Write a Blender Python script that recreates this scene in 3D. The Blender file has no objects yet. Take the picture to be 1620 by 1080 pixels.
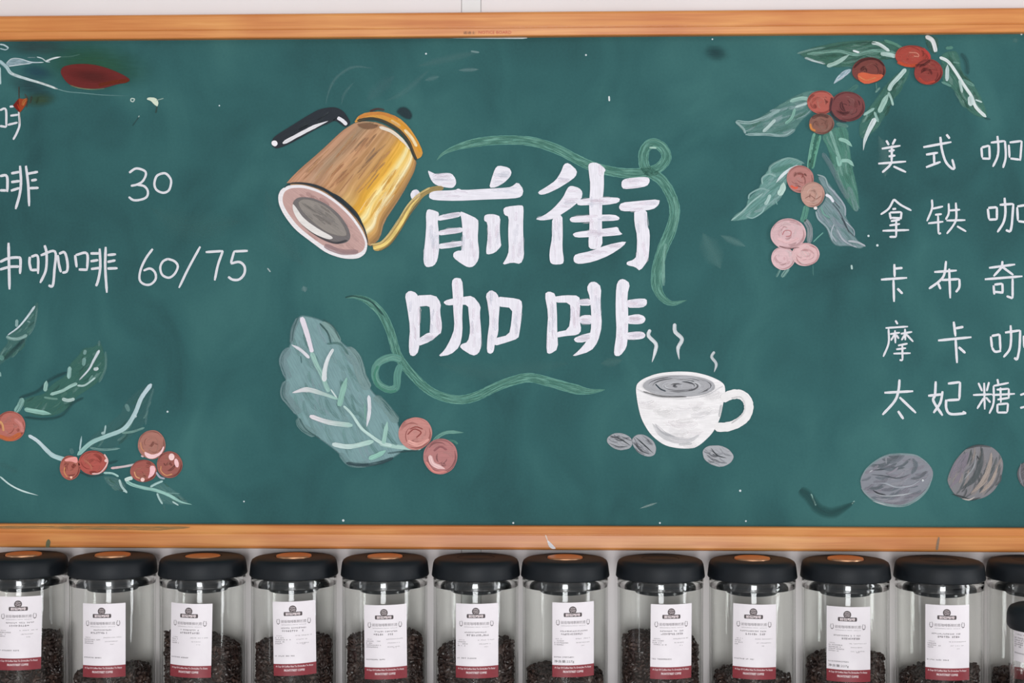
import bpy, bmesh, math, random
from mathutils import Vector
from mathutils.geometry import tessellate_polygon

# ------------------------------------------------------------------ camera, light, exposure
scene = bpy.context.scene
COL = scene.collection
W, H = 1620.0, 1080.0
FPX = 2300.0                       # focal length in pixels of the 1620 wide frame
CAM = Vector((0.0, -2.3, 1.6))
YAW = math.radians(2.0)
HORIZON = 545.0

cd = bpy.data.cameras.new('camera')
cam = bpy.data.objects.new('camera', cd)
COL.objects.link(cam)
cam.location = CAM
cam.rotation_euler = (math.pi / 2, 0, YAW)
cd.sensor_fit = 'HORIZONTAL'
cd.sensor_width = 36.0
cd.lens = 36.0 * FPX / W
cd.shift_y = (HORIZON - H / 2) / W
cd.clip_start = 0.05
scene.camera = cam

world = bpy.data.worlds.new('world')
scene.world = world
world.use_nodes = True
bgn = world.node_tree.nodes['Background']
bgn.inputs[0].default_value = (0.93, 0.97, 1.0, 1)
bgn.inputs[1].default_value = 0.36


def area(name, loc, target, sx, sy, radiance, color=(1, 1, 1)):
    ld = bpy.data.lights.new(name, 'AREA')
    ld.shape = 'RECTANGLE'
    ld.size, ld.size_y = sx, sy
    ld.energy = radiance * math.pi * sx * sy
    ld.color = color
    o = bpy.data.objects.new(name, ld)
    COL.objects.link(o)
    o.location = loc
    o.rotation_euler = (Vector(target) - Vector(loc)).to_track_quat('-Z', 'Y').to_euler()
    return o


area('ceiling_panel_light_offscreen', (0.2, -2.2, 3.0), (0.2, -1.5, 0.0), 2.8, 1.6, 1.25, (1.0, 0.98, 0.96))
area('doorway_daylight_offscreen', (0.0, -6.0, 1.2), (0.0, 0, 1.2), 1.4, 2.4, 20.5, (0.96, 0.98, 1.0))
area('right_window_daylight_offscreen', (4.0, -1.8, 1.2), (0.0, -1.2, 1.2), 0.55, 2.4, 20.0, (0.96, 0.98, 1.0))
area('left_window_daylight_offscreen', (-4.0, -2.0, 1.2), (0.0, -1.2, 1.2), 0.35, 2.2, 6.0, (0.96, 0.98, 1.0))

vs = scene.view_settings
vs.view_transform = 'Standard'
vs.look = 'None'
vs.exposure = -0.28
vs.gamma = 1.0
vs.use_curve_mapping = False
scene.cycles.transparent_max_bounces = 96
scene.cycles.max_bounces = 10
scene.cycles.use_denoising = True

random.seed(7)

# ------------------------------------------------------------------ helpers
CY, SY_ = math.cos(YAW), math.sin(YAW)


def ray(px, py):
    a = (px - W / 2) / FPX
    b = (HORIZON - py) / FPX
    # camera right = (cos, sin, 0), forward = (-sin, cos, 0)
    return Vector((a * CY - SY_, a * SY_ + CY, b))


def at(px, py, Y):
    d = ray(px, py)
    t = (Y - CAM.y) / d.y
    return CAM + d * t


def project(p):
    d = Vector(p) - CAM
    right = d.x * CY + d.y * SY_
    fwd = -d.x * SY_ + d.y * CY
    return (W / 2 + FPX * right / fwd, HORIZON - FPX * d.z / fwd)


def lin(c):
    r = []
    for v in c[:3]:
        v = v / 255.0
        r.append(v / 12.92 if v <= 0.04045 else ((v + 0.055) / 1.055) ** 2.4)
    return tuple(r)


def new_obj(name, verts, faces, mat=None, parent=None, smooth=False):
    me = bpy.data.meshes.new(name)
    me.from_pydata([tuple(v) for v in verts], [], faces)
    me.update()
    if mat:
        me.materials.append(mat)
    if smooth:
        me.polygons.foreach_set('use_smooth', [True] * len(me.polygons))
    o = bpy.data.objects.new(name, me)
    COL.objects.link(o)
    if parent:
        o.parent = parent
    return o


def tag(o, label=None, cat=None, group=None, kind=None):
    if label: o['label'] = label
    if cat: o['category'] = cat
    if group: o['group'] = group
    if kind: o['kind'] = kind
    return o


def empty(name, loc):
    o = bpy.data.objects.new(name, None)
    o.empty_display_size = 0.05
    o.location = loc
    COL.objects.link(o)
    return o


def box(x0, x1, y0, y1, z0, z1):
    v = [(x, y, z) for x in (x0, x1) for y in (y0, y1) for z in (z0, z1)]
    f = [(0, 1, 3, 2), (4, 6, 7, 5), (0, 4, 5, 1), (2, 3, 7, 6), (0, 2, 6, 4), (1, 5, 7, 3)]
    return v, f


def bevel_obj(o, w, seg=2):
    m = o.modifiers.new('bevel', 'BEVEL')
    m.width = w
    m.segments = seg
    m.limit_method = 'ANGLE'
    return o


def lathe(profile, n=64):
    verts, faces = [], []
    rings = []
    for r, z in profile:
        if r < 1e-6:
            rings.append([len(verts)])
            verts.append((0, 0, z))
        else:
            ring = []
            for i in range(n):
                a = 2 * math.pi * i / n
                ring.append(len(verts))
                verts.append((r * math.cos(a), r * math.sin(a), z))
            rings.append(ring)
    for A, B in zip(rings, rings[1:]):
        for i in range(n):
            j = (i + 1) % n
            if len(A) == 1 and len(B) == 1:
                continue
            if len(A) == 1:
                faces.append((A[0], B[j], B[i]))
            elif len(B) == 1:
                faces.append((A[i], A[j], B[0]))
            else:
                faces.append((A[i], A[j], B[j], B[i]))
    return verts, faces


# ------------------------------------------------------------------ materials
def mat_base(name):
    m = bpy.data.materials.new(name)
    m.use_nodes = True
    nt = m.node_tree
    return m, nt, nt.nodes['Principled BSDF']


def N(nt, t, **kw):
    n = nt.nodes.new(t)
    for k, v in kw.items():
        setattr(n, k, v)
    return n


def math_node(nt, op, a, b=None, c=None, clamp=False):
    n = N(nt, 'ShaderNodeMath', operation=op)
    n.use_clamp = clamp
    for i, v in enumerate((a, b, c)):
        if v is None: continue
        if hasattr(v, 'links') or hasattr(v, 'is_output'):
            nt.links.new(v, n.inputs[i])
        else:
            n.inputs[i].default_value = v
    return n.outputs[0]


def ramp(nt, fac, stops):
    r = N(nt, 'ShaderNodeValToRGB')
    el = r.color_ramp.elements
    while len(el) < len(stops): el.new(0.5)
    for e, (p, c) in zip(el, stops):
        e.position = p
        e.color = (*lin(c), 1)
    nt.links.new(fac, r.inputs[0])
    return r.outputs[0]


def noise_mat(name, stops, scale=(1, 1, 1), nscale=5.0, detail=4.0, rough=0.6, metallic=0.0,
              bump=0.0, bump_scale=None, spec=0.5, distortion=0.0):
    m, nt, b = mat_base(name)
    tc = N(nt, 'ShaderNodeTexCoord')
    mp = N(nt, 'ShaderNodeMapping')
    mp.inputs['Scale'].default_value = scale
    nt.links.new(tc.outputs['Object'], mp.inputs[0])
    ns = N(nt, 'ShaderNodeTexNoise')
    ns.inputs['Scale'].default_value = nscale
    ns.inputs['Detail'].default_value = detail
    ns.inputs['Distortion'].default_value = distortion
    nt.links.new(mp.outputs[0], ns.inputs['Vector'])
    nt.links.new(ramp(nt, ns.outputs['Fac'], stops), b.inputs['Base Color'])
    b.inputs['Roughness'].default_value = rough
    b.inputs['Metallic'].default_value = metallic
    b.inputs['Specular IOR Level'].default_value = spec
    if bump:
        bp = N(nt, 'ShaderNodeBump')
        bp.inputs['Strength'].default_value = bump
        bp.inputs['Distance'].default_value = 0.001
        src = ns.outputs['Fac']
        if bump_scale:
            n2 = N(nt, 'ShaderNodeTexNoise')
            n2.inputs['Scale'].default_value = bump_scale
            nt.links.new(tc.outputs['Object'], n2.inputs['Vector'])
            src = n2.outputs['Fac']
        nt.links.new(src, bp.inputs['Height'])
        nt.links.new(bp.outputs[0], b.inputs['Normal'])
    return m


M_wall = noise_mat('wall_paint', [(0.35, (231, 223, 222)), (0.7, (236, 229, 229))], nscale=3, rough=0.55, bump=0.05, bump_scale=250)
M_strip = noise_mat('joint_strip_paint', [(0.4, (228, 226, 225)), (0.7, (233, 231, 230))], nscale=3, rough=0.5)
M_dark = noise_mat('dark_gap', [(0.4, (170, 163, 160)), (0.6, (180, 173, 170))], rough=0.9)
M_shelf = noise_mat('white_bounce_shelf', [(0.3, (226, 220, 210)), (0.7, (236, 231, 222))], scale=(1, 14, 14), nscale=6, rough=0.5)  # shelf is out of view; white chosen to bounce light up behind the jars
M_lid = noise_mat('black_lid_plastic', [(0.3, (17, 21, 26)), (0.7, (23, 28, 34))], nscale=20, rough=0.55, bump=0.03, bump_scale=900, spec=0.3)
M_stopper = noise_mat('black_stopper_rubber', [(0.3, (18, 22, 26)), (0.7, (26, 31, 36))], nscale=20, rough=0.2)
M_copper = noise_mat('copper_button', [(0.3, (206, 150, 112)), (0.7, (226, 172, 134))], nscale=12, rough=0.34, metallic=1.0)
M_label = noise_mat('label_paper', [(0.3, (228, 220, 225)), (0.7, (234, 227, 231))], nscale=40, rough=0.55)
M_red = noise_mat('label_red_ink', [(0.3, (122, 34, 44)), (0.7, (136, 42, 52))], nscale=60, rough=0.5)
M_ink = noise_mat('label_dark_ink', [(0.3, (66, 56, 58)), (0.7, (84, 74, 76))], nscale=80, rough=0.6)
M_inkgrey = noise_mat('label_grey_ink', [(0.3, (120, 112, 116)), (0.7, (150, 142, 146))], nscale=80, rough=0.6)
M_white_ink = noise_mat('label_white_ink', [(0.3, (232, 214, 216)), (0.7, (240, 226, 228))], nscale=80, rough=0.6)
M_redprint = noise_mat('frame_red_print', [(0.3, (186, 70, 44)), (0.7, (200, 86, 56))], nscale=80, rough=0.5)
M_darkprint = noise_mat('frame_dark_print', [(0.3, (92, 56, 34)), (0.7, (112, 70, 42))], nscale=80, rough=0.5)
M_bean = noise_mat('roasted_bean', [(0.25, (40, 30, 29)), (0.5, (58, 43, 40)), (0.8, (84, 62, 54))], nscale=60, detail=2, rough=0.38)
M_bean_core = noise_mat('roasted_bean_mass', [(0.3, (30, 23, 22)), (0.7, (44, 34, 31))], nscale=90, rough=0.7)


def wood_mat(name, gloss=0.38):
    m, nt, b = mat_base(name)
    tc = N(nt, 'ShaderNodeTexCoord')
    mp = N(nt, 'ShaderNodeMapping')
    mp.inputs['Scale'].default_value = (2.2, 60, 60)
    nt.links.new(tc.outputs['Object'], mp.inputs[0])
    n1 = N(nt, 'ShaderNodeTexNoise')
    n1.inputs['Scale'].default_value = 2.0
    n1.inputs['Detail'].default_value = 6
    n1.inputs['Distortion'].default_value = 0.6
    nt.links.new(mp.outputs[0], n1.inputs['Vector'])
    c1 = ramp(nt, n1.outputs['Fac'], [(0.2, (198, 118, 58)), (0.45, (214, 141, 76)), (0.62, (224, 156, 87)), (0.85, (232, 172, 106))])
    n2 = N(nt, 'ShaderNodeTexNoise')
    n2.inputs['Scale'].default_value = 4.5
    n2.inputs['Detail'].default_value = 3
    nt.links.new(tc.outputs['Object'], n2.inputs['Vector'])
    c2 = ramp(nt, n2.outputs['Fac'], [(0.3, (232, 205, 190)), (0.7, (255, 255, 255))])
    mx = N(nt, 'ShaderNodeMix', data_type='RGBA', blend_type='MULTIPLY')
    mx.inputs['Factor'].default_value = 1.0
    nt.links.new(c1, mx.inputs['A'])
    nt.links.new(c2, mx.inputs['B'])
    nt.links.new(mx.outputs['Result'], b.inputs['Base Color'])
    b.inputs['Roughness'].default_value = gloss
    return m


M_wood = wood_mat('varnished_pine')
M_bead = wood_mat('varnished_pine_bead', 0.22)


def board_mat():
    m, nt, b = mat_base('green_chalkboard')
    tc = N(nt, 'ShaderNodeTexCoord')

    def nz(scale, detail, dist=0.0, sc=(1, 1, 1), rotz=0.0):
        mp = N(nt, 'ShaderNodeMapping')
        mp.inputs['Scale'].default_value = sc
        mp.inputs['Rotation'].default_value = (0, rotz, 0)
        nt.links.new(tc.outputs['Object'], mp.inputs[0])
        n = N(nt, 'ShaderNodeTexNoise')
        n.inputs['Scale'].default_value = scale
        n.inputs['Detail'].default_value = detail
        n.inputs['Distortion'].default_value = dist
        nt.links.new(mp.outputs[0], n.inputs['Vector'])
        return n.outputs['Fac']
    a = nz(3.2, 3, 0.4)
    c = nz(7.0, 5, 1.0, (1.2, 1, 0.8), 0.5)
    g = nz(260.0, 2)
    s = math_node(nt, 'MULTIPLY_ADD', a, 0.5, math_node(nt, 'MULTIPLY_ADD', c, 0.4, math_node(nt, 'MULTIPLY', g, 0.1)))
    col = ramp(nt, s, [(0.36, (43, 80, 82)), (0.5, (51, 95, 96)), (0.64, (62, 108, 107))])
    nt.links.new(col, b.inputs['Base Color'])
    b.inputs['Roughness'].default_value = 0.7
    b.inputs['Specular IOR Level'].default_value = 0.1
    bp = N(nt, 'ShaderNodeBump')
    bp.inputs['Strength'].default_value = 0.04
    bp.inputs['Distance'].default_value = 0.0006
    nt.links.new(g, bp.inputs['Height'])
    nt.links.new(bp.outputs[0], b.inputs['Normal'])
    return m


M_board = board_mat()


def paint_mat():
    m, nt, b = mat_base('brushed_board_paint')
    col = N(nt, 'ShaderNodeAttribute', attribute_name='Col')
    br = N(nt, 'ShaderNodeAttribute', attribute_name='brush')
    sep = N(nt, 'ShaderNodeSeparateXYZ')
    nt.links.new(br.outputs['Vector'], sep.inputs[0])
    u, v, dry = sep.outputs
    cmb = N(nt, 'ShaderNodeCombineXYZ')
    nt.links.new(math_node(nt, 'MULTIPLY', u, 0.035), cmb.inputs[0])
    nt.links.new(math_node(nt, 'MULTIPLY', v, 0.55), cmb.inputs[1])
    n1 = N(nt, 'ShaderNodeTexNoise')
    n1.inputs['Scale'].default_value = 1.0
    n1.inputs['Detail'].default_value = 3.0
    n1.inputs['Distortion'].default_value = 0.3
    nt.links.new(cmb.outputs[0], n1.inputs['Vector'])
    n2 = N(nt, 'ShaderNodeTexNoise')
    n2.inputs['Scale'].default_value = 0.09
    n2.inputs['Detail'].default_value = 3.0
    cm2 = N(nt, 'ShaderNodeCombineXYZ')
    nt.links.new(u, cm2.inputs[0]); nt.links.new(v, cm2.inputs[1])
    nt.links.new(cm2.outputs[0], n2.inputs['Vector'])
    f = math_node(nt, 'MULTIPLY_ADD', n1.outputs['Fac'], 0.38, math_node(nt, 'MULTIPLY_ADD', n2.outputs['Fac'], 0.16, 0.73))
    mul = N(nt, 'ShaderNodeVectorMath', operation='SCALE')
    nt.links.new(col.outputs['Color'], mul.inputs[0])
    nt.links.new(f, mul.inputs['Scale'])
    nt.links.new(mul.outputs[0], b.inputs['Base Color'])
    mr = N(nt, 'ShaderNodeMapRange')
    mr.interpolation_type = 'SMOOTHSTEP'
    mr.inputs['From Min'].default_value = 0.42
    mr.inputs['From Max'].default_value = 0.62
    nt.links.new(n1.outputs['Fac'], mr.inputs['Value'])
    gap = math_node(nt, 'SUBTRACT', 1.0, math_node(nt, 'MULTIPLY', dry, mr.outputs[0]), clamp=True)
    nt.links.new(math_node(nt, 'MULTIPLY', col.outputs['Alpha'], gap, clamp=True), b.inputs['Alpha'])
    b.inputs['Roughness'].default_value = 0.55
    b.inputs['Specular IOR Level'].default_value = 0.15
    bp = N(nt, 'ShaderNodeBump')
    bp.inputs['Strength'].default_value = 0.25
    bp.inputs['Distance'].default_value = 0.0008
    nt.links.new(n1.outputs['Fac'], bp.inputs['Height'])
    nt.links.new(bp.outputs[0], b.inputs['Normal'])
    return m


M_paint = paint_mat()


def glass_mat():
    m = bpy.data.materials.new('clear_jar_glass')
    m.use_nodes = True
    nt = m.node_tree
    nt.nodes.clear()
    out = N(nt, 'ShaderNodeOutputMaterial')
    geo = N(nt, 'ShaderNodeNewGeometry')
    dt = N(nt, 'ShaderNodeVectorMath', operation='DOT_PRODUCT')
    nt.links.new(geo.outputs['Normal'], dt.inputs[0])
    nt.links.new(geo.outputs['Incoming'], dt.inputs[1])
    c = math_node(nt, 'ABSOLUTE', dt.outputs['Value'])
    k = math_node(nt, 'POWER', math_node(nt, 'SUBTRACT', 1.0, c, clamp=True), 5.0)
    F = math_node(nt, 'MULTIPLY_ADD', k, 0.96, 0.024, clamp=True)      # Schlick reflectance of glass
    tr = N(nt, 'ShaderNodeBsdfTransparent')
    tr.inputs[0].default_value = (0.985, 0.99, 0.982, 1)
    gl = N(nt, 'ShaderNodeBsdfGlossy')
    gl.inputs['Roughness'].default_value = 0.04
    mx = N(nt, 'ShaderNodeMixShader')
    nt.links.new(F, mx.inputs[0])
    nt.links.new(tr.outputs[0], mx.inputs[1])
    nt.links.new(gl.outputs[0], mx.inputs[2])
    nt.links.new(mx.outputs[0], out.inputs[0])
    return m


M_glass = glass_mat()

# ------------------------------------------------------------------ wall
WALL_Y = 0.020
PANEL_Y = WALL_Y - 0.004
wall = tag(new_obj('wall_back', *box(-2.6, 2.6, WALL_Y, WALL_Y + 0.1, 0.0, 3.0), M_dark), kind='structure')
sx0, sx1 = at(730, 10, PANEL_Y).x, at(761, 10, PANEL_Y).x
ZSPLIT = 1.45
for x0, x1, mt in ((-2.6, sx0 - 0.0004, M_wall), (sx1 + 0.0004, 2.6, M_wall)):
    new_obj('wall_panel', *box(x0, x1, PANEL_Y, WALL_Y, ZSPLIT, 3.0), mt, wall)
    new_obj('lower_wall_panel', *box(x0, x1, PANEL_Y, WALL_Y, 0.0, ZSPLIT - 0.002), mt, wall)
new_obj('joint_strip', *box(sx0 + 0.0006, sx1 - 0.0006, PANEL_Y + 0.0004, WALL_Y, ZSPLIT, 3.0), M_strip, wall)
new_obj('lower_joint_strip', *box(sx0 + 0.0006, sx1 - 0.0006, PANEL_Y + 0.0004, WALL_Y, 0.0, ZSPLIT - 0.002), M_strip, wall)

M_floor = noise_mat('grey_floor_tile', [(0.35, (176, 170, 162)), (0.7, (192, 186, 178))], nscale=3, rough=0.45)
tag(new_obj('floor', *box(-4.2, 4.2, -6.2, WALL_Y + 0.1, -0.1, 0.0), M_floor), kind='structure')

# ------------------------------------------------------------------ chalkboard
FRAME_Y = -0.018                    # front of the frame; the writing surface is Y = 0
zt_in, zt_out = at(0, 62, FRAME_Y).z, at(0, 24.5, FRAME_Y).z
zb_in, zb_out = at(0, 829, FRAME_Y).z, at(0, 866, FRAME_Y).z
BX0, BX1 = -1.30, 1.30
board = tag(empty('chalkboard', (0, 0, zb_out)), 'long green chalkboard in orange pine frame, painted with coffee pictures and menu', 'chalkboard')
BOFF = Vector((0, 0, -zb_out))


def on_board(name, verts, faces, mat, parent=board, smooth=False):
    o = new_obj(name, [Vector(v) + BOFF for v in verts], faces, mat, parent, smooth)
    return o


on_board('board_panel', *box(BX0, BX1, 0.0, PANEL_Y, zb_out + 0.006, zt_out - 0.006), M_board)


def rail(name, za, zb):
    """moulded rail along X: za = outer edge, zb = inner edge; raised flat outside, ridge, sloping lip inside"""
    h = zb - za
    prof = [(PANEL_Y, 0.0), (FRAME_Y + 0.004, 0.0), (FRAME_Y + 0.001, 0.05), (FRAME_Y, 0.12), (FRAME_Y, 0.62), (FRAME_Y + 0.0004, 0.66),
            (FRAME_Y + 0.0012, 0.70), (FRAME_Y + 0.0042, 0.965), (FRAME_Y + 0.006, 1.0), (0.0, 1.0), (PANEL_Y, 1.0)]
    v, f = [], []
    n = len(prof)
    for x in (BX0 - 0.035, BX1 + 0.035):
        for y, t in prof:
            v.append((x, y, za + h * t))
    for i in range(n):
        j = (i + 1) % n
        f.append((i, j, n + j, n + i))
    f.append(tuple(range(n - 1, -1, -1)))
    f.append(tuple(range(n, 2 * n)))
    o = on_board(name, v, f, M_wood)
    bm = bmesh.new(); bm.from_mesh(o.data)
    bmesh.ops.recalc_face_normals(bm, faces=bm.faces)
    bm.to_mesh(o.data); bm.free()
    # thin glossy bead added between the flat and the lip to catch a highlight
    bv, bf = [], []
    for x in (BX0 - 0.03, BX1 + 0.03):
        for k in range(7):
            a = math.pi * k / 6
            bv.append((x, FRAME_Y + 0.0006 - 0.0011 * math.sin(a), za + h * 0.665 + 0.0011 * math.cos(a)))
    for k in range(6): bf.append((k, k + 1, 8 + k, 7 + k))
    on_board('frame_bead', bv, bf, M_bead, o, True)
    return o


rail('frame_rail', zt_out, zt_in)
rail('frame_rail', zb_out, zb_in)
for xa, xb in ((BX0 - 0.035, BX0 + 0.003), (BX1 - 0.003, BX1 + 0.035)):
    bevel_obj(on_board('frame_stile', *box(xa, xb, FRAME_Y + 0.0008, PANEL_Y, zb_in - 0.002, zt_in + 0.002), M_wood), 0.002)


# ------------------------------------------------------------------ brush-stroke engine (paint on the board)
def catmull(pts, sub=6, closed=False):
    n = len(pts)
    if n < 3 and not closed:
        return [tuple(a + (b - a) * k / sub for a, b in zip(pts[0], pts[1])) for k in range(sub + 1)]
    out = []
    rng = range(n) if closed else range(n - 1)
    for i in rng:
        if closed:
            p0, p1, p2, p3 = pts[(i - 1) % n], pts[i], pts[(i + 1) % n], pts[(i + 2) % n]
        else:
            p1, p2 = pts[i], pts[i + 1]
            p0 = pts[i - 1] if i else tuple(2 * a - b for a, b in zip(p1, p2))
            p3 = pts[i + 2] if i + 2 < n else tuple(2 * b - a for a, b in zip(p1, p2))
        for k in range(sub):
            t = k / sub
            out.append(tuple(0.5 * ((2 * b) + (-a + c) * t + (2 * a - 5 * b + 4 * c - d) * t * t + (-a + 3 * b - 3 * c + d) * t ** 3)
                             for a, b, c, d in zip(p0, p1, p2, p3)))
    if not closed:
        out.append(tuple(pts[-1]))
    return out


def chaikin(pts, it=1):
    for _ in range(it):
        o = []
        n = len(pts)
        for i in range(n):
            a, b = pts[i], pts[(i + 1) % n]
            o.append((a[0] * .78 + b[0] * .22, a[1] * .78 + b[1] * .22))
            o.append((a[0] * .22 + b[0] * .78, a[1] * .22 + b[1] * .78))
        pts = o
    return pts


def inside(p, poly):
    x, y = p
    c = False
    n = len(poly)
    j = n - 1
    for i in range(n):
        xi, yi = poly[i]; xj, yj = poly[j]
        if (yi > y) != (yj > y) and x < (xj - xi) * (y - yi) / (yj - yi) + xi:
            c = not c
        j = i
    return c


def ell(cx, cy, rx, ry, rot=0, n=28, wob=0.0, seed=0):
    rr = random.Random(seed)
    ph = [rr.uniform(0, 6.28) for _ in range(4)]
    out = []
    cr, sr = math.cos(math.radians(rot)), math.sin(math.radians(rot))
    for i in range(n):
        a = 2 * math.pi * i / n
        k = 1 + wob * (math.sin(2 * a + ph[0]) + .7 * math.sin(3 * a + ph[1]) + .5 * math.sin(5 * a + ph[2]) + .35 * math.sin(9 * a + ph[3]))
        x, y = rx * k * math.cos(a), ry * k * math.sin(a)
        out.append((cx + x * cr - y * sr, cy + x * sr + y * cr))
    return out


class Paint:
    """Collects flat dabs of paint lying on the board; every dab lies a hair above the one before."""
    STEP = 1.3e-5

    def __init__(self, T, lift=0.00025, Y=0.0):
        self.ox, self.oy, self.s = T
        self.v, self.f, self.c, self.b = [], [], [], []
        self.z = lift
        self.Y = Y
        self.r = random.Random(int(self.ox * 7 + self.oy * 13))

    def P(self, p):
        return (self.ox + p[0] / self.s, self.oy + p[1] / self.s)

    def _add(self, pts, cols, brs):
        i0 = len(self.v)
        for p in pts:
            q = at(p[0], p[1], (self.Y(*p) if callable(self.Y) else self.Y) - self.z)
            self.v.append(q)
        self.c += cols
        self.b += brs
        return i0

    def poly(self, pts, col, a=1.0, dry=0.0, ang=0.0, soft=0.0, smooth=1, curve=False):
        if curve: pts = catmull(pts, 4, True)
        elif smooth: pts = chaikin(pts, smooth)
        pts = [self.P(p) for p in pts]
        c = (*lin(col), a)
        ca, sa = math.cos(math.radians(ang)), math.sin(math.radians(ang))
        sd = self.r.uniform(0, 900)
        br = lambda p: (p[0] * ca + p[1] * sa, -p[0] * sa + p[1] * ca + sd, dry)
        if soft > 0:
            area2 = sum(pts[i][0] * pts[(i + 1) % len(pts)][1] - pts[(i + 1) % len(pts)][0] * pts[i][1] for i in range(len(pts)))
            sg = 1 if area2 > 0 else -1
            inn = []
            n = len(pts)
            for i in range(n):
                a0, a1 = pts[i - 1], pts[(i + 1) % n]
                dx, dy = a1[0] - a0[0], a1[1] - a0[1]
                L = math.hypot(dx, dy) or 1
                inn.append((pts[i][0] - sg * dy / L * soft, pts[i][1] + sg * dx / L * soft))
            i0 = self._add(pts, [(*c[:3], 0.0)] * n, [br(p) for p in pts])
            i1 = self._add(inn, [c] * n, [br(p) for p in inn])
            for i in range(n):
                j = (i + 1) % n
                self.f.append((i0 + i, i0 + j, i1 + j, i1 + i))
            pts, base = inn, i1
        else:
            base = self._add(pts, [c] * len(pts), [br(p) for p in pts])
        for t in tessellate_polygon([[Vector((p[0], p[1], 0)) for p in pts]]):
            self.f.append(tuple(base + k for k in t))
        self.z += self.STEP
        return self

    def blob(self, cx, cy, rx, ry, rot, col, a, rings=6):
        """cloudy patch that fades out to its rim"""
        c = lin(col)
        n = 36
        i0 = None
        wob = [self.r.uniform(.85, 1.12) for _ in range(9)]
        for k in range(rings + 1):
            t = k / rings
            al = a * (1 - t * t * (3 - 2 * t))
            e = ell(0, 0, rx * t + .01, ry * t + .01, rot, n)
            pts = [self.P((cx + x * wob[(q * 9 // n)] * .5 + x * .5 * wob[((q * 9 // n) + 1) % 9], cy + y)) for q, (x, y) in enumerate(e)]
            j0 = self._add(pts, [(*c, al)] * n, [(p[0], p[1], .25) for p in pts])
            if i0 is not None:
                for q in range(n):
                    self.f.append((i0 + q, i0 + (q + 1) % n, j0 + (q + 1) % n, j0 + q))
            i0 = j0
        self.z += self.STEP
        return self

    def stroke(self, pts, w, col, a=1.0, dry=0.0, taper=(0.6, 0.5), soft=0.0, w2=None, a2=None, col2=None, sub=6, cap=True, tl=0.3):
        """one pull of the brush; w (and w2 at the end) in crop pixels, soft = share of the width that fades out"""
        pts = catmull([self.P(p) for p in pts], sub)
        w = w / self.s
        w2 = w if w2 is None else w2 / self.s
        a2 = a if a2 is None else a2
        c1 = lin(col); c2 = lin(col2) if col2 else c1
        n = len(pts)
        ls = [0.0]
        for p, q in zip(pts, pts[1:]):
            ls.append(ls[-1] + math.hypot(q[0] - p[0], q[1] - p[1]))
        L = ls[-1] or 1
        sd = self.r.uniform(0, 900); su = self.r.uniform(0, 900)
        cr = (-1, -.5, 0, .5, 1) if soft else (-1, 0, 1)
        P, C, B = [], [], []
        for i in range(n):
            a0, a1 = pts[max(i - 1, 0)], pts[min(i + 1, n - 1)]
            dx, dy = a1[0] - a0[0], a1[1] - a0[1]
            d = math.hypot(dx, dy) or 1
            nx, ny = -dy / d, dx / d
            t = ls[i] / L
            hw = (w + (w2 - w) * t) / 2
            k = 1.0
            cap_l = max(hw * 1.1, 0.02 * L)
            if cap:
                if ls[i] < cap_l: k = min(k, taper[0] + (1 - taper[0]) * math.sqrt(max(0, 1 - (1 - ls[i] / cap_l) ** 2)))
                if L - ls[i] < cap_l: k = min(k, taper[1] + (1 - taper[1]) * math.sqrt(max(0, 1 - (1 - (L - ls[i]) / cap_l) ** 2)))
            if taper[0] < 0.3: k *= min(1, taper[0] + (1 - taper[0]) * t / tl)
            if taper[1] < 0.3: k *= min(1, taper[1] + (1 - taper[1]) * (1 - t) / tl)
            k *= 1 + self.r.uniform(-.05, .05)
            cc = tuple(x + (y - x) * t for x, y in zip(c1, c2))
            al = a + (a2 - a) * t
            for e in cr:
                P.append((pts[i][0] + nx * hw * k * e, pts[i][1] + ny * hw * k * e))
                ea = al
                if soft: ea = al * (0.0 if abs(e) == 1 else (1 - soft * .5 if abs(e) == .5 else 1.0))
                C.append((*cc, ea))
                B.append((ls[i] + su, e * hw + sd, dry))
        i0 = self._add(P, C, B)
        m = len(cr)
        for i in range(n - 1):
            for k in range(m - 1):
                self.f.append((i0 + i * m + k, i0 + i * m + k + 1, i0 + (i + 1) * m + k + 1, i0 + (i + 1) * m + k))
        self.z += self.STEP
        return self

    def hatch(self, poly, n, ang, length, w, cols, a=0.7, dry=0.5, bend=0.0, jit=12):
        """n short brush pulls that stay inside the outline"""
        xs = [p[0] for p in poly]; ys = [p[1] for p in poly]
        done = tries = 0
        while done < n and tries < n * 30:
            tries += 1
            x, y = self.r.uniform(min(xs), max(xs)), self.r.uniform(min(ys), max(ys))
            t = math.radians(ang + self.r.uniform(-jit, jit))
            l = length * self.r.uniform(.5, 1.1) / 2
            p0 = (x - l * math.cos(t), y - l * math.sin(t)); p1 = (x + l * math.cos(t), y + l * math.sin(t))
            k = bend * l * self.r.uniform(.5, 1.2)
            pm = (x - k * math.sin(t), y + k * math.cos(t))
            if inside(p0, poly) and inside(p1, poly) and inside(pm, poly):
                self.stroke([p0, pm, p1], w * self.r.uniform(.6, 1.3), self.r.choice(cols), a * self.r.uniform(.6, 1.1), dry, (.3, .3), sub=3)
                done += 1
        return self

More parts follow.
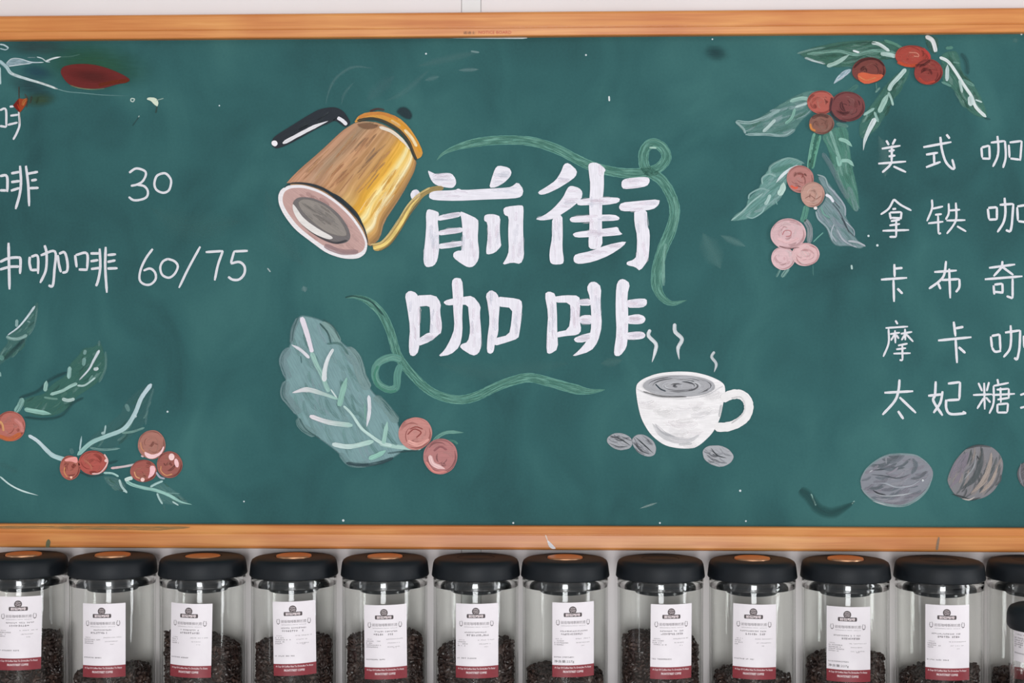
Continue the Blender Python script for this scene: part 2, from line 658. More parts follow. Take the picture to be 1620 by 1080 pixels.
    def patch(self, top, bottom, left, right, nu, nv, colf, dry=0.0, a=1.0):
        """Coons patch filled with a grid of colours"""
        def samp(c, t):
            k = t * (len(c) - 1)
            i = min(int(k), len(c) - 2)
            f = k - i
            return (c[i][0] + (c[i + 1][0] - c[i][0]) * f, c[i][1] + (c[i + 1][1] - c[i][1]) * f)
        T, B_, L_, R_ = (catmull([self.P(p) for p in c], 8) for c in (top, bottom, left, right))
        pts, cs, bs = [], [], []
        for j in range(nv + 1):
            t = j / nv
            for i in range(nu + 1):
                s = i / nu
                p = []
                for k in (0, 1):
                    q = (1 - t) * samp(T, s)[k] + t * samp(B_, s)[k] + (1 - s) * samp(L_, t)[k] + s * samp(R_, t)[k]
                    q -= (1 - s) * (1 - t) * T[0][k] + s * (1 - t) * T[-1][k] + (1 - s) * t * B_[0][k] + s * t * B_[-1][k]
                    p.append(q)
                pts.append(tuple(p))
                cs.append((*lin(colf(s, t)), a))
                bs.append((t * 110, s * 95, dry))
        i0 = self._add(pts, cs, bs)
        for j in range(nv):
            for i in range(nu):
                q = i0 + j * (nu + 1) + i
                self.f.append((q, q + 1, q + nu + 2, q + nu + 1))
        self.z += self.STEP
        return self

    def build(self, name, parent=board, label=None):
        o = on_board(name, self.v, self.f, M_paint, parent)
        me = o.data
        at_c = me.attributes.new('Col', 'FLOAT_COLOR', 'POINT')
        at_c.data.foreach_set('color', [x for c in self.c for x in c])
        at_b = me.attributes.new('brush', 'FLOAT_VECTOR', 'POINT')
        at_b.data.foreach_set('vector', [x for c in self.b for x in c])
        # all paint faces the room
        bm = bmesh.new(); bm.from_mesh(me)
        for f in bm.faces:
            if f.normal.y > 0: f.normal_flip()
        bm.to_mesh(me); bm.free()
        if label: o['label'] = label
        return o


TA = (0, 240, 3.857); TB = (0, 460, 2.571); TC = (400, 80, 3.0); TD = (620, 200, 2.7); TE = (420, 440, 2.893)
TF = (920, 480, 3.375); TG = (1120, 40, 2.7); TH = (1220, 40, 3.8575); TI = (1360, 200, 4.1538); TJ = (1360, 420, 4.1538)
TK = (1240, 680, 4.263); TL = (0, 50, 6.0); TM = (0, 460, 4.911); TN = (0, 640, 5.0625); TP = (420, 460, 3.6)
TQ = (1140, 220, 4.9077); TR = (0, 0, 3.857); T1 = (0, 0, 1.0)

WHITE = (228, 224, 231)
PALE = (168, 205, 194)
MINT = (126, 178, 162)
LEAF = (84, 138, 122)
DEEP = (58, 108, 92)
SHADE = (36, 70, 72)

# ------------------------------------------------------------------ old smears and chalk dust on the board
for pts, w, col, a in (
        ([(515, 165), (522, 140), (535, 120), (560, 106), (590, 108)], 4, (150, 180, 180), .16),
        ([(540, 165), (545, 148), (560, 130)], 4, (130, 165, 165), .18),
        ([(580, 160), (600, 140), (625, 120)], 18, (110, 145, 150), .12),
        ([(610, 160), (640, 145), (680, 110)], 8, (120, 155, 155), .14),
        ([(672, 127), (695, 121)], 6, (130, 165, 165), .3), ([(725, 111), (758, 110)], 5, (140, 172, 172), .4),
        ([(660, 105), (700, 95), (760, 82)], 10, (120, 150, 150), .14),
        ([(1112, 368), (1125, 395), (1140, 425)], 24, (120, 165, 160), .22),
        ([(1140, 372), (1180, 390)], 9, (140, 180, 175), .25),
        ([(690, 575), (780, 590), (900, 575)], 26, (100, 140, 135), .10),
        ([(950, 575), (985, 570)], 12, (110, 150, 145), .22),
        ([(480, 452), (483, 462)], 8, (150, 180, 180), .4),
        ([(1012, 804), (1040, 795)], 3, (170, 195, 190), .55),
        ([(420, 300), (450, 380), (480, 420)], 30, (90, 130, 130), .12),
        ([(240, 330), (300, 360), (380, 350)], 40, (80, 125, 122), .18),
        ([(1390, 215), (1400, 240), (1400, 280)], 16, (120, 155, 150), .25),
        ([(1605, 60), (1608, 68)], 8, (110, 150, 145), .3)):
    Paint(T1, 0.00008).stroke(pts, w * 1.5, col, a, .3, (.15, .15), soft=.9).build('chalk_smear')
Paint(T1, 0.0001).blob(1132, 84, 24, 16, 10, (34, 66, 70), .7).build('chalk_smear')
Paint(T1, 0.0001).stroke([(1266, 774), (1280, 786), (1294, 804), (1315, 811), (1334, 804), (1352, 794)], 20, (36, 76, 76), .75, .2, (.6, .2), soft=.9).build('chalk_smear')
Paint(T1, 0.0001).stroke([(1283, 781), (1287, 791), (1291, 800)], 2.5, (165, 205, 195), .8, .5).build('chalk_smear')
Paint(T1, 0.0001).stroke([(1348, 797), (1352, 792)], 2.2, (165, 205, 195), .7, .5).build('chalk_smear')
Paint(T1, 0.0001).stroke([(716, 60.5), (745, 59.8), (790, 60), (834, 60.2)], 2.6, (205, 222, 226), .9, .2, (.1, .3)).build('chalk_smear')
Paint(T1, 0.0001).stroke([(745, 81), (758, 83)], 3, (140, 172, 172), .6, .2).build('chalk_smear')
for x, y, r in ((543, 823, 2), (812, 827, 1.6), (674, 85, 1.5), (927, 87, 1.5), (1044, 827, 1.5), (1180, 824, 1.4), (1171, 776, 1.8), (1374, 373, 1.8),
                (1388, 388, 2), (265, 651, 1.6), (386, 793, 1.3), (1127, 62, 1.3), (541, 577, 1.6), (1616, 54, 1.6), (347, 167, 1.2)):
    Paint(T1, 0.0001).poly(ell(x, y, r, r, n=10), (215, 225, 228), .9).build('chalk_speck')
Paint(T1, 0.0001).stroke([(963.5, 152), (964, 160)], 2.6, (220, 228, 228), .9).build('chalk_speck')
Paint(T1, 0.0001).stroke([(1347, 419), (1348, 426)], 3, (190, 215, 210), .8).build('chalk_speck')
Paint(T1, 0.0001).stroke([(423, 424), (428, 430)], 2, (200, 215, 215), .6).build('chalk_speck')

# ------------------------------------------------------------------ green ribbon flourishes
RIB = (98, 152, 140)


def ribbon(T, pts, w, parts, hi=(126, 178, 162), lo=(62, 118, 104), w2=None):
    p = Paint(T, 0.0004)
    p.stroke(pts, w * 1.12, RIB, .92, .12, (.14, .12), w2=(w2 or w) * 1.12, sub=8, tl=.09)
    p.stroke(pts, w * 1.0, hi, .75, .9, (.14, .12), w2=(w2 or w) * 1.0, sub=8, tl=.09)
    p.stroke(pts, w * 1.0, lo, .5, 1.0, (.14, .12), w2=(w2 or w) * 1.0, sub=8, tl=.09)
    for extra in parts: extra(p)
    return p


p = ribbon(TD, [(190, 145), (225, 112), (300, 82), (400, 63), (500, 58), (600, 65), (700, 95), (780, 135), (850, 168), (930, 190), (1010, 200), (1080, 195), (1135, 180), (1172, 135), (1155, 90),
                (1112, 72), (1080, 100), (1075, 150), (1092, 188), (1150, 228), (1190, 290), (1208, 360), (1192, 440), (1158, 520), (1136, 600), (1130, 670), (1150, 725), (1195, 755), (1260, 742)], 33, [], w2=44)
p.stroke([(1205, 300), (1220, 380), (1205, 450)], 14, (120, 170, 155), .8, .7)
p.stroke([(1170, 500), (1160, 580), (1160, 680)], 14, (135, 182, 168), .8, .7)
p.stroke([(1100, 90), (1130, 92)], 8, (180, 215, 200), .9, .4)
p.build('ribbon_painting', label='green painted ribbon curling over the title')
p = ribbon(TE, [(365, 90), (410, 85), (470, 105), (530, 160), (570, 240), (600, 340), (640, 405), (720, 490), (790, 535), (880, 556), (960, 542), (1050, 500), (1130, 470), (1210, 455), (1300, 475), (1400, 503), (1480, 518), (1555, 510)], 34,
           [lambda q: q.stroke([(622, 372), (575, 362), (520, 385), (500, 430), (515, 480), (560, 508), (598, 498), (604, 440), (618, 395)], 34, RIB, .85, .3, (.5, .4)),
            lambda q: q.stroke([(622, 372), (575, 362), (520, 385), (500, 430), (515, 480), (560, 508), (598, 498)], 22, (126, 178, 162), .7, 1.0),
            lambda q: q.stroke([(515, 400), (498, 440), (512, 490), (560, 518), (600, 515)], 12, (75, 140, 120), .8, .5)], w2=40)
p.stroke([(365, 88), (410, 82), (480, 105), (540, 170)], 8, (40, 80, 78), .7, .5)
p.build('ribbon_painting', label='green painted ribbon curling under the title')

# ------------------------------------------------------------------ title characters, flat brush, white
TITLE = {
    '前': [[(152, 187), (165, 193), (190, 205), (225, 198), (255, 200), (272, 222), (275, 245), (262, 262), (240, 262), (205, 256), (180, 245), (165, 225)],
          [(415, 262), (425, 225), (440, 180), (455, 166), (500, 175), (512, 195), (505, 215), (480, 240), (445, 260)],
          [(78, 290), (88, 272), (108, 268), (122, 285), (120, 305), (102, 318), (84, 310)],
          [(160, 285), (175, 275), (270, 272), (283, 264), (300, 272), (420, 265), (480, 262), (510, 258), (538, 236), (563, 270), (555, 300), (520, 308), (400, 312), (280, 318), (180, 315), (158, 305)],
          [(145, 375), (152, 352), (180, 358), (203, 368), (195, 400), (200, 450), (202, 520), (195, 570), (180, 595), (150, 602), (138, 590), (134, 560), (143, 480), (147, 420)],
          [(290, 362), (310, 368), (368, 395), (370, 420), (366, 480), (373, 530), (370, 570), (350, 598), (325, 602), (295, 585), (262, 560), (262, 540), (280, 530), (300, 530), (302, 450), (298, 400)],
          [(192, 384), (245, 370), (298, 364), (296, 384), (245, 395), (194, 404)], [(196, 446), (250, 435), (304, 430), (306, 450), (250, 460), (198, 466)], [(196, 502), (250, 494), (304, 487), (306, 508), (255, 518), (198, 524)],
          [(395, 380), (410, 374), (440, 375), (464, 385), (460, 440), (465, 495), (468, 510), (440, 540), (405, 548), (402, 530), (410, 470), (408, 410), (393, 402)],
          [(475, 352), (490, 342), (555, 335), (563, 345), (560, 420), (562, 500), (565, 555), (550, 588), (515, 580), (470, 592), (490, 560), (500, 530), (496, 450), (500, 385), (480, 378)]],
    '街': [[(622, 280), (660, 258), (700, 230), (722, 195), (735, 160), (755, 155), (792, 188), (785, 215), (750, 240), (710, 265), (660, 288), (632, 292)],
          [(610, 395), (650, 380), (690, 350), (730, 305), (750, 262), (765, 252), (800, 262), (815, 280), (810, 310), (770, 345), (725, 375), (690, 395), (640, 402)],
          [(684, 385), (728, 372), (730, 450), (728, 520), (735, 570), (730, 588), (690, 590), (675, 580), (672, 540), (685, 470)],
          [(838, 165), (850, 154), (880, 155), (915, 183), (905, 200), (906, 260), (898, 330), (897, 420), (900, 520), (850, 525), (838, 510), (845, 420), (842, 330), (848, 250), (842, 200)],
          [(788, 322), (800, 312), (850, 305), (930, 302), (975, 305), (970, 325), (920, 335), (850, 335), (795, 338)],
          [(758, 395), (770, 385), (850, 378), (950, 375), (975, 390), (965, 402), (880, 405), (790, 410), (765, 408)],
          [(770, 460), (790, 450), (860, 442), (940, 432), (965, 428), (972, 448), (988, 462), (930, 468), (850, 472), (785, 475)],
          [(775, 560), (785, 545), (850, 532), (920, 505), (1003, 488), (990, 510), (930, 550), (860, 578), (800, 588), (778, 580)],
          [(982, 232), (1000, 222), (1070, 215), (1098, 218), (1102, 235), (1090, 255), (1040, 264), (990, 268), (980, 255)],
          [(968, 345), (980, 325), (1050, 318), (1145, 310), (1140, 335), (1115, 355), (1040, 362), (980, 362)],
          [(1035, 355), (1090, 352), (1090, 420), (1102, 450), (1100, 520), (1095, 570), (1060, 618), (1040, 600), (1003, 592), (1003, 578), (1030, 570), (1045, 555), (1048, 470), (1035, 410)]],
    '咖': [[(55, 718), (75, 700), (105, 710), (120, 745), (118, 800), (120, 880), (115, 960), (95, 982), (75, 975), (72, 930), (78, 860), (65, 770)],
          [(95, 722), (185, 718), (210, 755), (205, 790), (215, 850), (208, 890), (160, 890), (165, 830), (163, 790), (160, 765), (105, 770)],
          [(108, 910), (160, 876), (208, 882), (165, 918), (108, 940)],
          [(255, 660), (270, 645), (300, 650), (306, 720), (300, 800), (302, 880), (290, 940), (250, 975), (195, 983), (225, 955), (250, 910), (268, 860), (262, 780), (260, 720)],
          [(218, 750), (240, 738), (300, 728), (345, 722), (380, 765), (375, 800), (382, 880), (382, 940), (370, 970), (345, 980), (290, 945), (295, 930), (325, 920), (335, 870), (328, 800), (325, 762), (280, 760), (235, 765)],
          [(400, 718), (422, 697), (450, 712), (462, 750), (455, 830), (455, 880), (440, 925), (435, 962), (420, 972), (405, 962), (408, 900), (418, 830), (410, 760)],
          [(440, 725), (540, 735), (558, 750), (552, 830), (545, 880), (540, 905), (490, 922), (436, 938), (436, 905), (500, 890), (510, 840), (515, 775), (450, 768)]],
    '啡': [[(652, 715), (670, 703), (700, 715), (705, 790), (706, 870), (710, 950), (675, 972), (660, 965), (662, 880), (668, 800)],
          [(685, 728), (740, 720), (800, 722), (805, 760), (800, 820), (810, 870), (795, 890), (740, 895), (700, 902), (700, 878), (755, 868), (765, 800), (760, 752), (695, 752)],
          [(832, 690), (845, 665), (870, 662), (895, 685), (890, 760), (898, 850), (880, 920), (850, 960), (765, 985), (800, 955), (830, 920), (850, 880), (852, 800), (846, 730)],
          [(795, 740), (850, 735), (854, 765), (798, 765)], [(795, 820), (815, 805), (856, 805), (856, 845), (815, 842), (795, 835)], [(775, 905), (810, 890), (856, 878), (856, 905), (820, 922), (785, 922)],
          [(958, 680), (970, 655), (990, 650), (1018, 670), (1005, 720), (1010, 800), (1008, 900), (1002, 945), (975, 980), (952, 980), (948, 960), (960, 880), (955, 780)],
          [(1000, 742), (1050, 735), (1088, 735), (1090, 760), (1070, 774), (1000, 774)], [(1000, 810), (1050, 800), (1075, 808), (1085, 822), (1075, 840), (1050, 845), (1002, 842)],
          [(1000, 880), (1050, 875), (1075, 878), (1085, 892), (1075, 905), (1050, 910), (1000, 910)]]}
for ch, polys in TITLE.items():
    p = Paint(TD, 0.0009)
    for pl in polys:
        xs = [q[0] for q in pl]; ys = [q[1] for q in pl]
        vert = (max(ys) - min(ys)) > (max(xs) - min(xs))
        p.poly(pl, (230, 226, 234), 1.0, 0.0, 90 if vert else 0, smooth=1)
    for pl in polys:
        xs = [q[0] for q in pl]; ys = [q[1] for q in pl]
        vert = (max(ys) - min(ys)) > (max(xs) - min(xs))
        p.hatch(pl, 6, 90 if vert else 0, 80, 14, [(242, 230, 238), (222, 224, 233), (234, 224, 233)], .4, .95, jit=6)
    p.build('title_character', label='large white painted title character ' + ch)

# ------------------------------------------------------------------ hand-lettered menu
CHARS = [
    (TL, 6, 'character', [[(0, 745), (55, 740), (60, 905)], [(0, 895), (60, 905)], [(92, 712), (132, 708)], [(98, 798), (172, 788)], [(72, 885), (168, 862)], [(178, 760), (186, 880), (160, 960), (125, 1025)]], 22),
    (TA, 0, 'character', [[(0, 148), (42, 150), (45, 245)], [(0, 235), (40, 236)], [(122, 85), (128, 180), (120, 260), (95, 350)], [(158, 85), (172, 200), (178, 332)], [(68, 132), (122, 122)], [(68, 185), (122, 178)],
                          [(66, 238), (120, 220)], [(165, 135), (232, 122)], [(190, 175), (225, 170)], [(180, 222), (236, 220)]], 17),
    (TA, 0, 'numeral', [[(788, 128), (830, 102), (880, 115), (890, 140), (870, 180), (835, 200), (798, 208)], [(835, 200), (880, 210), (902, 240), (895, 275), (860, 292), (815, 295), (785, 275)]], 15),
    (TA, 0, 'numeral', [[(975, 135), (1010, 132), (1038, 160), (1044, 190), (1030, 235), (995, 250), (955, 232), (942, 195), (955, 150), (985, 132)]], 15),
    (TA, 0, 'character', [[(52, 555), (55, 700), (58, 840)], [(0, 672), (50, 650), (110, 645), (125, 660), (122, 745)], [(0, 718), (60, 702), (118, 700)]], 18),
    (TA, 0, 'character', [[(182, 640), (180, 680), (190, 725)], [(190, 640), (230, 638), (232, 745)], [(190, 722), (228, 720)], [(272, 570), (284, 620), (280, 720), (245, 800)],
                          [(248, 632), (335, 608), (332, 720), (322, 815), (295, 815)], [(352, 630), (360, 690), (372, 735)], [(360, 622), (395, 615), (412, 680), (408, 728), (380, 738)]], 17),
    (TA, 0, 'character', [[(458, 630), (468, 705)], [(462, 630), (530, 620), (532, 715)], [(480, 718), (535, 720)], [(608, 590), (612, 700), (600, 780), (586, 820)], [(645, 580), (642, 700), (652, 860)], [(552, 620), (608, 620)],
                          [(552, 668), (600, 660)], [(555, 715), (610, 708)], [(655, 630), (708, 625)], [(655, 672), (705, 662)], [(655, 712), (718, 710)]], 17),
    (TA, 0, 'numeral', [[(932, 592), (890, 650), (858, 720), (852, 780), (880, 808), (920, 808), (950, 775), (945, 735), (915, 712), (875, 725)]], 15),
    (TA, 0, 'numeral', [[(1020, 652), (1065, 668), (1085, 700), (1065, 745), (1030, 768), (990, 750), (978, 705), (995, 668), (1028, 652)]], 15),
    (TA, 0, 'slash', [[(1222, 578), (1150, 710), (1092, 830)]], 15),
    (TA, 0, 'numeral', [[(1255, 612), (1362, 605)], [(1360, 605), (1330, 690), (1310, 785)]], 16),
    (TA, 0, 'numeral', [[(1512, 604), (1425, 608)], [(1428, 610), (1408, 680)], [(1408, 682), (1460, 672), (1492, 700), (1490, 745), (1460, 778), (1420, 780), (1392, 762)]], 16),
    (TI, 0, 'character', [[(175, 92), (192, 122)], [(235, 82), (215, 120)], [(145, 146), (268, 126)], [(190, 162), (230, 155)], [(190, 197), (235, 190)], [(212, 125), (210, 235)], [(122, 244), (305, 230)],
                          [(212, 235), (190, 265), (148, 302)], [(222, 262), (305, 300)]], 16),
    (TI, 0, 'character', [[(418, 136), (603, 102)], [(530, 68), (540, 150), (565, 230), (605, 275), (625, 276)], [(625, 278), (608, 215)], [(570, 52), (592, 80)], [(436, 185), (515, 172)], [(488, 180), (490, 245)], [(436, 268), (532, 232)]], 17),
    (TI, 0, 'character', [[(800, 138), (805, 205)], [(802, 138), (852, 125)], [(852, 125), (855, 215)], [(805, 210), (858, 212)], [(905, 62), (912, 140), (905, 200), (875, 265)], [(862, 106), (955, 95)], [(955, 95), (960, 200), (942, 272)],
                          [(980, 120), (985, 205)], [(985, 105), (1065, 95)], [(1065, 95), (1055, 225)], [(990, 210), (1052, 218)]], 16),
    (TI, 0, 'character', [[(225, 478), (190, 540), (138, 578)], [(225, 478), (270, 515), (340, 552)], [(215, 543), (240, 540)], [(196, 565), (205, 610)], [(200, 565), (275, 562)], [(275, 562), (270, 610)], [(208, 600), (270, 602)],
                          [(205, 622), (265, 612)], [(195, 650), (265, 640)], [(150, 685), (325, 680)], [(240, 610), (240, 725)], [(240, 725), (195, 725)]], 15),
    (TI, 0, 'character', [[(475, 480), (475, 540), (442, 622)], [(480, 540), (548, 525)], [(495, 580), (540, 575)], [(450, 636), (550, 625)], [(515, 585), (518, 705)], [(518, 705), (535, 700)], [(585, 505), (585, 570), (565, 612)],
                          [(590, 552), (660, 546)], [(570, 618), (695, 615)], [(632, 500), (635, 600), (615, 650), (572, 705)], [(640, 655), (700, 690)]], 15),
    (TI, 0, 'character', [[(842, 540), (850, 610)], [(845, 535), (902, 530)], [(902, 530), (902, 612)], [(850, 612), (902, 610)], [(952, 468), (958, 560), (945, 630), (905, 695)], [(920, 515), (1010, 508)], [(1010, 508), (1000, 640), (990, 692)],
                          [(990, 692), (960, 680)], [(1035, 530), (1040, 620)], [(1035, 525), (1110, 513)], [(1110, 513), (1105, 625)], [(1042, 622), (1105, 630)]], 17),
    (TJ, 0, 'character', [[(228, -10), (230, 75)], [(232, 20), (282, 15)], [(140, 92), (312, 80)], [(222, 95), (226, 238)], [(248, 150), (282, 185)]], 17),
    (TJ, 0, 'character', [[(568, -30), (555, 60), (520, 105), (455, 152)], [(490, 42), (638, 32)], [(515, 115), (532, 155)], [(540, 95), (655, 88)], [(655, 88), (655, 140), (632, 175)], [(588, 20), (595, 215)]], 17),
    (TJ, 0, 'character', [[(938, -30), (935, 20)], [(850, 15), (1022, -8)], [(935, 10), (880, 70)], [(940, 10), (1010, 62)], [(822, 90), (1070, 70)], [(880, 130), (885, 190)], [(885, 125), (938, 118)], [(938, 118), (940, 180)],
                          [(885, 172), (945, 178)], [(1005, 85), (1005, 215)], [(1005, 215), (965, 200)]], 17),
    (TJ, 0, 'character', [[(235, 360), (250, 385)], [(170, 410), (318, 400)], [(190, 415), (190, 510), (155, 598)], [(200, 450), (265, 440)], [(232, 425), (235, 510)], [(228, 455), (205, 492)], [(270, 448), (345, 435)],
                          [(298, 415), (300, 490)], [(295, 455), (275, 490)], [(305, 450), (352, 500)], [(240, 455), (258, 480)], [(252, 525), (315, 512)], [(240, 550), (305, 542)], [(222, 578), (335, 575)], [(280, 520), (282, 622)], [(282, 622), (262, 620)]], 14),
    (TJ, 0, 'character', [[(618, 368), (630, 465)], [(632, 412), (682, 402)], [(515, 492), (735, 470)], [(630, 480), (640, 640)], [(650, 535), (695, 575)]], 18),
    (TJ, 0, 'character', [[(862, 465), (870, 540)], [(868, 462), (920, 452)], [(920, 452), (925, 555)], [(870, 540), (890, 565), (930, 560)], [(992, 392), (995, 480), (985, 550), (945, 602)], [(955, 440), (1055, 425)],
                          [(1055, 425), (1050, 540), (1035, 620)], [(1035, 620), (1015, 605)], [(1078, 460), (1082, 540)]], 17),
    (TJ, 0, 'character', [[(262, 748), (255, 820), (230, 890), (150, 980)], [(162, 835), (352, 825)], [(262, 865), (370, 968)], [(252, 955), (288, 1008)]], 18),
    (TJ, 0, 'character', [[(500, 760), (495, 850), (485, 890), (545, 985)], [(545, 825), (530, 900), (485, 968)], [(450, 855), (545, 845)], [(580, 775), (660, 765)], [(660, 765), (655, 880)], [(655, 880), (570, 885)],
                          [(568, 880), (570, 940), (600, 975), (700, 970)], [(676, 960), (700, 972)]], 18),
    (TJ, 0, 'character', [[(780, 770), (805, 825)], [(850, 765), (835, 825)], [(745, 850), (870, 845)], [(818, 770), (822, 945)], [(815, 870), (772, 940)], [(830, 865), (860, 900)], [(905, 745), (912, 780)], [(880, 790), (980, 770)],
                          [(880, 790), (880, 900), (852, 972)], [(900, 815), (980, 808)], [(870, 850), (1020, 842)], [(905, 880), (985, 868)], [(925, 800), (928, 900)], [(980, 808), (980, 870)], [(905, 910), (905, 965)], [(905, 912), (975, 905)],
                          [(975, 905), (970, 962)], [(905, 965), (970, 965)]], 15),
    (TJ, 0, 'character', [[(1055, 850), (1085, 840), (1120, 830)], [(1055, 935), (1090, 926)]], 15),
]
for T, _, kind, strokes, w in CHARS:
    p = Paint(T, 0.0003)
    for s in strokes:
        p.stroke(s, w * .92, (226, 226, 232), 1.0, .12, (.75, .6), sub=5)
        p.stroke(s, w * .5, (240, 236, 240), .8, .6, (.6, .5), sub=5)
    p.build('menu_' + kind)

# ------------------------------------------------------------------ painted kettle
KR = random.Random(3)
KN = [[KR.uniform(-1, 1) for _ in range(3)] for _ in range(90)]


def interp(stops, s):
    for (a, ca), (b, cb) in zip(stops, stops[1:]):
        if s <= b:
            f = (s - a) / (b - a)
            return tuple(x + (y - x) * f for x, y in zip(ca, cb))
    return stops[-1][1]


def kettle_col(s, t):
    c = interp([(0, (176, 132, 104)), (.10, (184, 138, 108)), (.22, (158, 130, 104)), (.34, (190, 142, 104)), (.48, (186, 142, 98)), (.58, (196, 148, 88)), (.64, (214, 158, 60)), (.70, (232, 178, 70)),
                (.755, (246, 232, 178)), (.79, (232, 190, 100)), (.835, (236, 206, 140)), (.87, (244, 232, 192)), (.905, (204, 156, 88)), (.95, (182, 138, 86)), (1, (150, 116, 78))], s)
    i = int(s * 88)
    n = KN[i][0] * math.sin(t * 5 + KN[i][1] * 6) * 13 + KN[i][2] * 9
    if s < .3 and t > .62: c = tuple(x + (y - x) * (t - .62) * 1.6 for x, y in zip(c, (198, 148, 118)))
    if s < .45 and t < .25: c = tuple(x + (y - x) * (.25 - t) * 1.4 for x, y in zip(c, (170, 142, 110)))
    if .5 < s < .62 and t > .7: c = tuple(x + (y - x) * (t - .7) * 2 for x, y in zip(c, (224, 190, 120)))
    return tuple(max(0, min(255, x + n)) for x in c)


k = Paint(TC, 0.0006)
k.poly([(158, 626), (220, 562), (320, 476), (420, 382), (480, 342), (530, 332), (600, 340), (680, 380), (740, 450), (780, 525), (770, 565), (732, 645), (684, 725), (625, 812), (606, 890), (565, 930), (545, 925), (400, 800), (240, 680)], (178, 138, 100), 1, soft=1.5)
k.patch([(480, 345), (540, 336), (620, 358), (690, 408), (745, 473), (775, 530)], [(160, 628), (260, 634), (360, 674), (450, 748), (520, 834), (562, 925)],
        [(480, 345), (420, 385), (320, 480), (220, 566), (160, 628)], [(775, 530), (765, 575), (728, 645), (678, 725), (620, 812), (600, 885), (562, 925)], 88, 40, kettle_col)
k.hatch([(200, 610), (470, 370), (600, 370), (700, 440), (520, 740), (380, 660)], 46, -48, 130, 9, [(168, 130, 98), (204, 150, 108), (178, 126, 92), (212, 168, 122), (148, 122, 100)], .55, .9, jit=5)
k.hatch([(500, 770), (690, 470), (765, 540), (600, 840)], 26, -55, 120, 9, [(228, 176, 78), (250, 236, 190), (206, 152, 74), (244, 214, 130)], .6, .9, jit=5)
kettle = k.build('kettle_painting', label='gold painted pour-over kettle tipped over the title')
k = Paint(TC, 0.0016)
k.poly([(490, 345), (550, 338), (604, 352), (585, 372), (540, 378), (505, 366)], (132, 98, 74), .85, soft=3, ang=0)
k.poly([(478, 345), (500, 310), (540, 292), (620, 290), (690, 315), (740, 360), (780, 420), (808, 480), (800, 505), (775, 517), (760, 490), (740, 440), (700, 385), (640, 345), (580, 325), (520, 330)], (206, 146, 66), 1, ang=40)
k.stroke([(500, 318), (560, 300), (620, 300), (690, 325)], 16, (214, 140, 70), .9, .5)
k.stroke([(650, 322), (715, 362), (765, 425), (795, 480)], 20, (228, 160, 52), .9, .4)
k.stroke([(720, 375), (755, 415), (778, 455)], 14, (246, 226, 184), .95, .3)
k.stroke([(655, 330), (700, 358)], 12, (240, 200, 140), .8, .5)
k.stroke([(600, 362), (660, 385), (712, 428), (746, 470)], 15, (238, 226, 210), .95, .2, (.3, .2))
k.stroke([(495, 333), (560, 323), (620, 336), (690, 376), (738, 432), (762, 490), (776, 520)], 15, (58, 62, 56), .95, .3, (.3, .3))
k.stroke([(555, 288), (590, 277), (625, 282)], 10, (80, 50, 46), .8, .4)
k.poly([(676, 292), (692, 268), (722, 262), (748, 280), (762, 308), (748, 332), (715, 322)], (38, 54, 60), .85, soft=3)
k.build('kettle_lid', kettle)
k = Paint(TC, 0.0012)
k.poly([(86, 436), (100, 408), (180, 358), (260, 308), (320, 275), (390, 266), (430, 286), (452, 318), (466, 346), (440, 366), (415, 347), (390, 330), (340, 352), (280, 384), (210, 424), (150, 454), (112, 466), (94, 456)], (40, 45, 52), 1, ang=-30, smooth=2)
k.hatch([(110, 430), (320, 290), (400, 280), (430, 320), (150, 440)], 18, -32, 80, 8, [(58, 64, 70), (30, 36, 42), (70, 78, 82)], .6, .9, jit=6)
k.stroke([(142, 440), (220, 398), (290, 362), (358, 334)], 17, (232, 228, 232), 1, .2, (.4, .12))
k.poly(ell(103, 440, 15, 13, 20, wob=.03), (236, 232, 236))
k.stroke([(402, 318), (425, 332), (446, 352)], 17, (232, 228, 234), 1, .1)
k.build('kettle_handle', kettle)
k = Paint(TC, 0.0014)
k.stroke([(570, 934), (612, 924), (655, 885), (705, 815), (745, 745), (795, 690), (850, 658), (905, 652)], 40, (196, 162, 96), .97, .3, (.5, .3), w2=22, a2=.6)
k.stroke([(572, 938), (620, 922), (664, 878), (712, 808), (752, 738), (790, 695)], 15, (250, 220, 132), .95, .4, (.5, .2))
k.stroke([(560, 920), (600, 915), (640, 878), (690, 806), (735, 735), (785, 682), (840, 650)], 8, (232, 206, 140), .8, .6)
k.stroke([(600, 950), (650, 918), (700, 850), (745, 775), (800, 705)], 8, (140, 116, 72), .7, .7)
k.build('kettle_spout', kettle)
k = Paint(TC, 0.0018)
k.poly([(119, 690), (133, 658), (170, 638), (240, 636), (320, 662), (400, 712), (470, 778), (520, 850), (546, 910), (537, 962), (500, 988), (430, 988), (350, 962), (280, 910), (200, 850), (148, 782), (124, 732)], (232, 226, 228), 1, smooth=2)
k.poly([(140, 700), (150, 668), (180, 652), (240, 650), (318, 674), (395, 724), (462, 788), (510, 855), (536, 912), (526, 948), (492, 966), (430, 964), (355, 938), (285, 892), (212, 832), (164, 768), (144, 730)], (192, 156, 150), 1, smooth=2, ang=38)
k.hatch([(150, 700), (240, 655), (400, 730), (530, 900), (500, 960), (350, 930), (200, 820)], 30, 42, 90, 16, [(204, 170, 164), (182, 146, 142), (176, 140, 136), (210, 178, 172)], .5, .7, jit=8)
k.stroke([(340, 925), (420, 955), (500, 955)], 26, (164, 136, 138), .7, .4)
k.poly([(185, 722), (215, 694), (280, 697), (352, 728), (412, 778), (454, 840), (466, 888), (442, 914), (388, 916), (326, 896), (254, 846), (204, 788)], (112, 106, 106), 1, smooth=2, ang=35)
